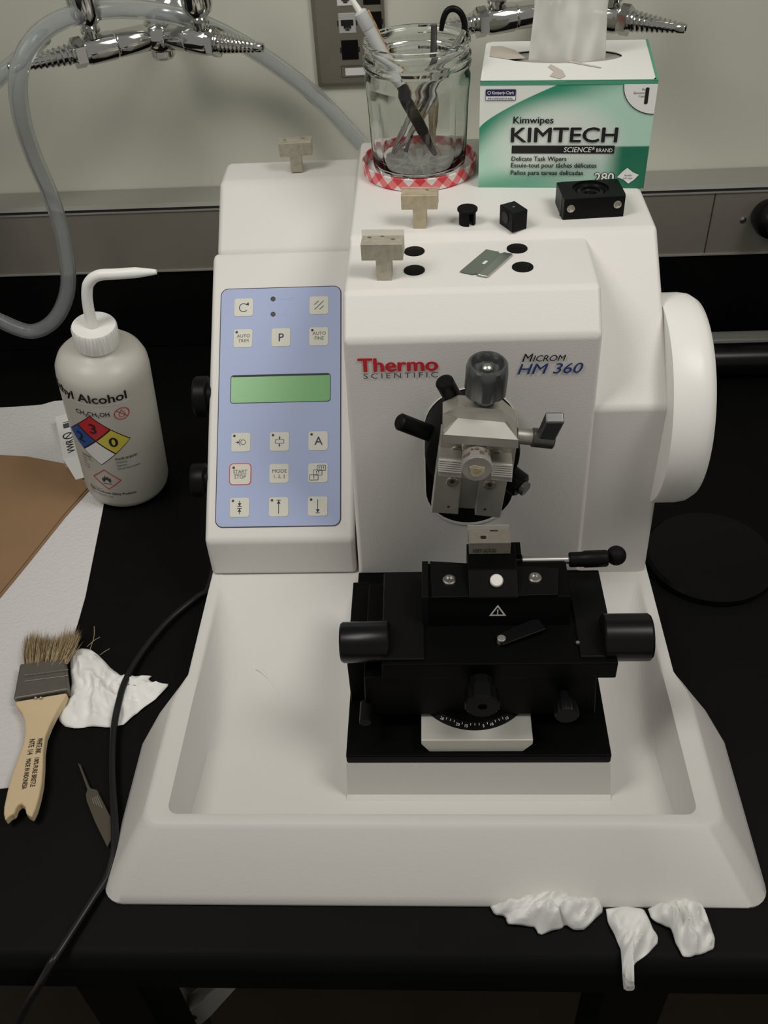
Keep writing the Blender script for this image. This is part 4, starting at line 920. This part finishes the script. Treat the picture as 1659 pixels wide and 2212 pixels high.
def ptat(px, py):                              # spout lies in the vertical plane of the bottle axis
    return at(px, py, y=None)
sy = bax(.2).y
sp0 = [bax(.182), at(199, 702, y=sy), at(195, 685, y=sy), at(191.5, 668, y=sy), at(188.3, 644.6, y=sy), at(188.4, 624.7, y=sy), at(191, 613, y=sy), at(199.5, 602, y=sy), at(209, 596.5, y=sy), at(221, 593.4, y=sy), at(249, 592, y=sy), at(294, 589, y=sy), at(338, 587.4, y=sy)]
MB().tube(sp0, [.0046, .0046, .0045, .0044, .0043, .0043, .0043, .0043, .0043, .0043, .0042, .0041, .0018], 'cap', seg=24).build('spout', t)
# printing on the wall of the bottle, angle in degrees round the axis and height above the base
def wr(x, y, c=0, th0=0, h0=0, rot=0):
    x, y = x*math.cos(rot)-y*math.sin(rot), x*math.sin(rot)+y*math.cos(rot)
    th = R(th0)+x/Rb; return OB+up*(h0+y)+(e1*math.cos(th)+e2*math.sin(th))*(Rb+.00015+c)
class WF:
    def __init__(s, th, h, rot=0): s.a = (th, h, rot)
    def p(s, a, b, c=0): return wr(a, b, c, *s.a)
pr_ = MB()
def wt(txt, th, h, size, m_, bold=0, wid=None, al='LEFT', rot=0): 
    f = WF(th, h, rot); pr_.text(f, txt, 0, 0, size, m_, c=.0002, bold=bold, wid=wid, al=al)
wt('Ethyl Alcohol', -152, .1345, .0125, 'blackink', .02, wid=Rb*R(103))
for k in range(12):
    f = WF(-128+k*7, .1318); pr_.poly(f, [(0, 0), (Rb*R(7), 0), (Rb*R(7), .0006), (0, .0006)], 'white', .0002)
for s2, a_, w2, lo_ in (('CH', -117, 11.5, 0), ('3', -105, 3.2, 1), ('CH', -101.2, 11.5, 0), ('2', -89.2, 3.2, 1), ('OH', -85.5, 11.5, 0)): wt(s2, a_, .1180 if lo_ else .1195, .0042 if lo_ else .0068, 'blackink', .004, wid=Rb*R(w2))
f = WF(-58.9, .1200); pr_.arc(f, 0, 0, .0062, 0, 360, .0007, 'red').line(f, [(-.0043, .0043), (.0043, -.0043)], .0006, 'red').arc(f, 0, -.0010, .0026, 130, 410, .0005, 'red').line(f, [(-.0017, .0010), (0, .0044), (.0017, .0010)], .0005, 'red')
# hazard diamond
HD = .0298; f = WF(-98.8, .0898); s_ = HD
def dia(cx, cy, r_, m_, c):                    # subdivided so that it follows the curve
    n_ = 6
    for i in range(n_):
        for j in range(n_):
            q_ = []
            for a, b in ((i, j), (i+1, j), (i+1, j+1), (i, j+1)):
                uu, vv = a/n_-.5, b/n_-.5; q_.append(f.p(cx+(uu-vv)*r_, cy+(uu+vv)*r_, c))
            pr_.add(q_, [(0, 1, 2, 3)], m_)
dia(0, 0, s_, 'blackink', .0001)
g_ = s_*.465
for cx2, cy2, m_ in ((0, s_/2, 'red'), (-s_/2, 0, 'hblue'), (s_/2, 0, 'yellow'), (0, -s_/2, 'white')): dia(cx2, cy2, g_, m_, .0002)
for tx, cx2, cy2 in (('3', 0, s_/2), ('2', -s_/2, 0), ('0', s_/2, 0)): pr_.text(f, tx, cx2, cy2-.0056, .0155, 'blackink', c=.0004, bold=.02, al='CENTER')
wt('ROUTE OF ENTRY', -79, .0672, .0036, 'blackink', .012, wid=Rb*R(29))
for k, s2 in enumerate(('Inhalation', 'Ingestion', 'Eye and Skin Contact')): wt(s2, -79, .0632-k*.0040, .0032, 'inkgrey', .004, wid=Rb*R((14, 13, 30)[k]))
for k in range(5): wt(('TARGET', 'Eyes, skin', 'liver', 'blood', 'lungs')[k], -128, .0655-k*.0038, .0030, 'inkgrey', .004 if k else .012)
f2 = WF(-97.2, .0413); 
for a, b in (((0, .0128), (.0128, 0)), ((.0128, 0), (0, -.0128)), ((0, -.0128), (-.0128, 0)), ((-.0128, 0), (0, .0128))):
    pr_.line(f2, [Vector(a).lerp(Vector(b), k/4) for k in range(5)], .0009, 'red', .0002)
pr_.poly(f2, [(-.0030, -.0040), (-.0044, -.0010), (-.0034, .0024), (-.0026, .0004), (-.0012, .0052), (-.0002, .0020), (.0016, .0048), (.0016, .0014), (.0034, .0026), (.0042, -.0012), (.0028, -.0040), (.0014, -.0012), (0, .0002), (-.0014, -.0016)][::-1], 'blackink', .0002).line(f2, [(-.0042, -.0056), (.0042, -.0056)], .0007, 'blackink', .0002)
wt('Right-To-Know Safety Products', -128, .0218, .0040, 'blackink', .014, wid=Rb*R(66)); wt('made for laboratory use', -128, .0175, .0030, 'inkgrey', .004, wid=Rb*R(34)); wt('refill only with ethanol', -128, .0255, .0026, 'inkgrey', .0, wid=Rb*R(20))
pr_.build('printed_label', t, flat=True)

# ------------------------------------------------------------------ paper things at the left
def sheet(name, pts, z, th, m_, label, cat, part='sheet', edge=None):
    t = thing(name, (pts[0].x, pts[0].y, z), label, cat)
    MB().prism([(q_.x, q_.y, z) for q_ in pts][::-1], Z*th, m_).build(part, t, flat=True)
    return t
G = lambda px, py, z=0: at(px, py, z=z)
pw = [G(-60, 884), G(0, 882), G(40, 880), G(90, 876), G(118, 868), G(150, 866), G(230, 930), G(240, 1000), G(224, 1095), G(205, 1190), G(185, 1290), G(168, 1350), G(140, 1430), G(90, 1540), G(55, 1640), G(30, 1702), G(0, 1705), G(-120, 1700)]
n_ = 28
t = thing('paper_towel', (pw[3].x, pw[3].y, 0), 'large white embossed paper towel spread under the brush and bottle', 'paper towel')
M['emboss'] = mat('embossed_paper', (.67, .655, .655), .9, bump=1.0, bump_s=330, spec=.1)
MB().prism([(q_.x, q_.y, .0003) for q_ in pw][::-1], Z*.0008, 'emboss').build('sheet', t, flat=True)
kr = [G(-80, 975, .003), G(0, 985, .003), G(60, 988, .003), G(150, 1005, .003), G(196, 1052, .003), G(140, 1115, .003), G(60, 1215, .003), G(0, 1288, .003), G(-80, 1390, .003)]
t = thing('kraft_folder', (kr[0].x, kr[0].y, 0), 'brown kraft paper folder lying on the paper towel at the left edge', 'folder')
MB().prism([(q_.x, q_.y, .0014) for q_ in kr][::-1], Z*.0010, 'kraft').build('lower_leaf', t, flat=True)
d_ = Vector((-.0018, .0012, 0))
MB().prism([(q_.x+d_.x, q_.y+d_.y, .0027) for q_ in kr][::-1], Z*.0008, 'kraft').build('upper_leaf', t, flat=True)
# small white box under the bottle
zb_ = .0135
a = G(119, 900, zb_); b = G(137, 993, zb_); vb = (b-a); ub = Vector((-vb.y, vb.x, 0)).normalized()*.050
t = thing('white_carton', (b.x, b.y, .0035), 'small white cardboard box standing under the tilted bottle on the paper towel', 'box')
mb = MB(); e_ = G(164, 1037, .0036)
wbx = [a, b, b+ub, a+ub]
lowr = [Vector((a.x, a.y, .0036)), Vector((b.x, b.y, .0036)), Vector((b.x, b.y, .0036))+ub, Vector((a.x, a.y, .0036))+ub]
mb.prism(lowr, Z*(zb_-.0036), 'white').build('body', t, flat=True)
fl_ = MB(); dfl = Vector((e_.x-b.x, e_.y-b.y, e_.z-b.z)); fl_.prism([b+Z*.0002, b+ub*.9+Z*.0002, b+ub*.9+dfl, b+dfl], Vector((0, 0, .0006)), 'white').build('flap', t, flat=True)
tfm = Fr(b+Z*.0001, -vb, ub*-1, Z); vl = vb.length; tx_ = MB()
tfm = Fr(b, -vb.normalized(), -ub.normalized(), Z)
tx_.text(tfm, 'VWR', .008, -.0125, .0105, 'blackink', c=.0004, bold=.006, wid=.022).arc(tfm, .0375, -.0090, .0050, 0, 360, .0012, 'blackink', .0004).line(tfm, [(.034, -.006), (.041, -.012)], .0010, 'blackink', .0004)
tx_.poly(tfm, [(.052, -.006), (.060, -.006), (.060, -.0120), (.052, -.0120)][::-1], 'inkgrey', .0004).poly(tfm, [(.062, -.0065), (.063, -.0065), (.063, -.012), (.062, -.012)][::-1], 'inkgrey', .0004)
tx_.build('printing', t, flat=True)

# ------------------------------------------------------------------ crumpled tissues
def crumple(name, pts, hgt, seed, label, group=None, m_='tissue', fold=1.0, drop=None, base=.0006):
    rng = random.Random(seed); n = 72; P = [Vector(q_) for q_ in pts]; per = []
    ln = [(P[(i+1) % len(P)]-P[i]).length for i in range(len(P))]; tot = sum(ln); k = 0; acc = 0
    for i in range(n):
        s_ = tot*i/n
        while acc+ln[k] < s_: acc += ln[k]; k += 1
        per.append(P[k].lerp(P[(k+1) % len(P)], (s_-acc)/ln[k]))
    c = sum(per, Vector((0, 0)))/n; rings = 22; vs = []; fs = []
    def surf(px, py):
        q_ = at(px, py, z=0)
        if q_.y > -.0455: return q_, Z
        q_ = at(px, py, y=-.0462); return q_, -Y
    so = Vector((seed*3.7, seed*1.3, seed*.7)); ang = rng.uniform(0, PI)
    for r_ in range(rings+1):
        f = r_/rings
        for i in range(n):
            q_ = c.lerp(per[i], f); s3, nn = surf(q_.x, q_.y)
            w_ = Vector((s3.x*math.cos(ang)+s3.y*math.sin(ang), -s3.x*math.sin(ang)+s3.y*math.cos(ang), s3.z))
            a1 = 1-abs(noise.noise(Vector((w_.x*34, w_.y*70, w_.z*50))+so))*2.0; a2 = 1-abs(noise.noise(Vector((w_.x*75, w_.y*190, w_.z*130))+so))*2.6
            h = hgt*((1-f**2.2)*(.35+.55*a1*fold)+.24*a2*fold*min(1, (1-f)*4+.25)+.06)
            vs.append(s3+nn*(base+max(0, h)))
    top = list(vs); N = len(top)
    mb = MB()
    for r_ in range(rings):
        for i in range(n):
            j = (i+1) % n; fs.append((r_*n+i, r_*n+j, (r_+1)*n+j, (r_+1)*n+i))
    mb.add(top, fs, m_)
    t = thing(name, surf(c.x, c.y)[0], label, 'tissue', group); mb.build('sheet', t, solid=.0004, ang=70); return t
crumple('crumpled_tissue', [(1058, 1962), (1068, 1980), (1092, 1984), (1095, 2000), (1155, 2006), (1162, 2020), (1170, 2022), (1212, 2008), (1222, 1998), (1240, 2014), (1262, 2012), (1302, 1972), (1300, 1950), (1250, 1946), (1215, 1934), (1185, 1932), (1150, 1938), (1110, 1952)], .019, 3, 'crumpled white tissue against the tray front, leftmost of the three', group='crumpled tissues at the tray front')
crumple('crumpled_tissue', [(1308, 1966), (1312, 1995), (1328, 2025), (1340, 2055), (1343, 2095), (1346, 2132), (1358, 2135), (1370, 2131), (1362, 2105), (1372, 2082), (1400, 2062), (1420, 2040), (1421, 2025), (1412, 2012), (1400, 1985), (1390, 1966), (1350, 1958)], .010, 7, 'white tissue hanging over the bench edge between two crumpled tissues', group='crumpled tissues at the tray front')
crumple('crumpled_tissue', [(1398, 1968), (1405, 1988), (1420, 1998), (1448, 2010), (1458, 2040), (1474, 2068), (1490, 2070), (1522, 2062), (1541, 2052), (1543, 2030), (1532, 1998), (1520, 1968), (1500, 1952), (1470, 1943), (1440, 1948), (1412, 1958)], .018, 11, 'thick crumpled white tissue, rightmost of the three at the bench front', group='crumpled tissues at the tray front')
crumple('crumpled_tissue', [(150, 1412), (152, 1440), (155, 1480), (152, 1510), (128, 1540), (126, 1556), (140, 1572), (165, 1577), (190, 1572), (208, 1572), (235, 1575), (268, 1568), (300, 1540), (340, 1510), (368, 1480), (350, 1482), (320, 1472), (330, 1462), (290, 1462), (262, 1462), (240, 1445), (215, 1418), (195, 1403), (170, 1404)], .010, 5, 'crumpled white tissue lying between the wooden brush and the black cable', fold=1.1)

# ------------------------------------------------------------------ brush
hz = .0035
t = thing('bristle_brush', G(80, 1600), 'flat wooden paint brush with broken handle end lying on the paper towel', 'brush')
def Q(x, y, z): return at(x/3.402, 1250+y/3.402, z=z)
ol = [(130, 945), (140, 980), (180, 1030), (200, 1090), (205, 1170), (190, 1260), (150, 1370), (105, 1490), (75, 1610), (52, 1720), (50, 1770), (62, 1817), (95, 1780), (128, 1768), (145, 1715), (175, 1690), (205, 1720), (215, 1770), (255, 1795), (285, 1730), (310, 1640), (330, 1540), (338, 1420), (340, 1310), (355, 1200), (390, 1110), (440, 1010), (490, 930), (512, 880)]
MB().prism([Q(x, y, hz) for x, y in ol][::-1], Z*.0075, 'wood').build('handle', t, bevel=.0016)
zt_ = hz+.0075
hw_ = Q(250, 1180, zt_); hd_ = (Q(195, 1530, zt_)-hw_); 
bf_ = Fr(hw_, hd_, Vector((-hd_.y, hd_.x, 0)), Z); tx_ = MB()
ln_ = hd_.length
tx_.text(bf_, '100% PURE BRISTLE', ln_*.42, .0026, .0048, 'blackink', c=.0003, bold=.01, wid=ln_*.60); tx_.text(bf_, 'MADE IN INDONESIA', ln_*.42, -.0030, .0048, 'blackink', c=.0003, bold=.01, wid=ln_*.62); tx_.text(bf_, 'WHITE INK', 0, .0026, .0056, 'blackink', c=.0003, bold=.01, wid=ln_*.33)
tx_.text(bf_, 'NTE 1/4', 0, -.0030, .0056, 'blackink', c=.0003, bold=.01, wid=ln_*.33)
tx_.build('stamped_text', t, flat=True)
fe = MB(); A_ = [Q(125, 940, hz-.0008), Q(525, 870, hz-.0008), Q(498, 640, hz-.0008), Q(172, 682, hz-.0008)]
fe.prism(A_, Z*.0095, 'tin')
fo = fe.build('ferrule', t, bevel=.0015)
rd = MB(); zf = hz+.0088
for k in range(20):
    q_ = Q(205+k*14.5, 712-k*1.9, zf); rd.sphere(q_, .0009, 'tin', 10)
for y_ in (690, 735): rd.tube([Q(180, y_+20, zf), Q(500, y_-22, zf)], .0005, 'tin', seg=8, smooth=0)
rd.build('pressed_ridges', fo); nl = MB()
for x_ in (262, 300): nl.sphere(Q(x_, 876, zf), .0012, 'steel', 12)
nl.build('nail', fo)
br = MB(); rng = random.Random(2)
for k in range(1500):
    a = rng.random(); z_ = hz+rng.random()*.0085
    b0_ = Q(185+a*310, 665-a*36, z_); tipx = 190+a*395+rng.gauss(0, 22); tipy = 450-a*30+rng.gauss(0, 34)-40*math.sin(a*9)*.5
    b1_ = Q(tipx, tipy, max(.0012, z_+rng.gauss(0, .0022))); mid = b0_.lerp(b1_, .5)+Vector((rng.gauss(0, .0006), 0, 0))
    s2 = Vector((.00026, 0, 0)); s3 = Vector((0, 0, .00026))
    br.add([b0_-s2, b0_+s2, b0_+s3, mid-s2*.9, mid+s2*.9, mid+s3*.9, b1_], [(0, 1, 4, 3), (1, 2, 5, 4), (2, 0, 3, 5), (3, 4, 6), (4, 5, 6), (5, 3, 6)], rng.choice(('bristle', 'bristle', 'bristle_dark')))
br.build('bristles', t, kind='stuff')
lo_ = MB()
for a_, b_2, c_2 in (((660, 525), (690, 430), (692, 350)), ((640, 500), (690, 455), (735, 430)), ((735, 560), (770, 535), (805, 515))):
    lo_.tube([Q(*a_, .003), Q(*b_2, .008), Q(*c_2, .006)], .00022, 'bristle', seg=6)
lo_.build('stray_hairs', t, kind='stuff')

# ------------------------------------------------------------------ tweezers and cable
t = thing('tweezers', Q(700, 1650, .0), 'dark steel tweezers lying on the bench beside the black cable', 'tweezers')
tw = [(575, 1360), (590, 1372), (650, 1520), (665, 1545), (712, 1558), (815, 1760), (830, 1900), (790, 1975), (700, 1790), (640, 1640), (634, 1590), (645, 1555), (622, 1490)]
M['tweezer'] = mat('tweezer_steel', (.10, .085, .065), .5, .5)
MB().prism([Q(x, y, .0035) for x, y in tw][::-1], Z*.0009, 'tweezer').build('upper_arm', t, flat=True, label='engraved upper arm')
MB().prism([Q(x+8, y+6, .0006) for x, y in tw][::-1], Z*.0009, 'tweezer').build('lower_arm', t, flat=True)
et = MB(); d0 = Q(690, 1600, .0045); d1 = Q(740, 1720, .0045); f_ = Fr(d0, d1-d0, Vector((-(d1-d0).y, (d1-d0).x, 0)), Z)
for k in range(4): et.line(f_, [(.001, .002-k*.0012), (.012-k*.002, .002-k*.0012)], .0004, 'brush_steel', .0003)
et.build('engraving', t, flat=True)
cb_ = [Vector((-.186, .52, .0042)), Vector((-.185, .40, .0042)), Vector((-.184, .31, .0042)), Vector((-.1835, .262, .0042)), G(425, 1290, .0042), G(370, 1335, .0042), G(325, 1385, .0042), G(290, 1435, .0046), G(268, 1478, .0078), G(256, 1520, .0082), G(247, 1565, .0060), G(243, 1620, .0056), G(243, 1690, .0060), G(247, 1760, .0066), G(247, 1830, .0060), G(232, 1890, .0042), G(205, 1935, .0042), G(170, 1990, .0042), G(130, 2052, .0046)]
e0 = G(108, 2085, .004); cb_ += [e0, at(88, 2122, y=e0.y-.006), at(62, 2165, y=e0.y-.010), at(36, 2215, y=e0.y-.012), at(0, 2290, y=e0.y-.012)]
t = thing('power_cable', cb_[0], 'black power cable running from behind the machine over the front bench edge', 'cable')
MB().tube(cb_, .0026, 'cable', seg=16).build('sheath', t)
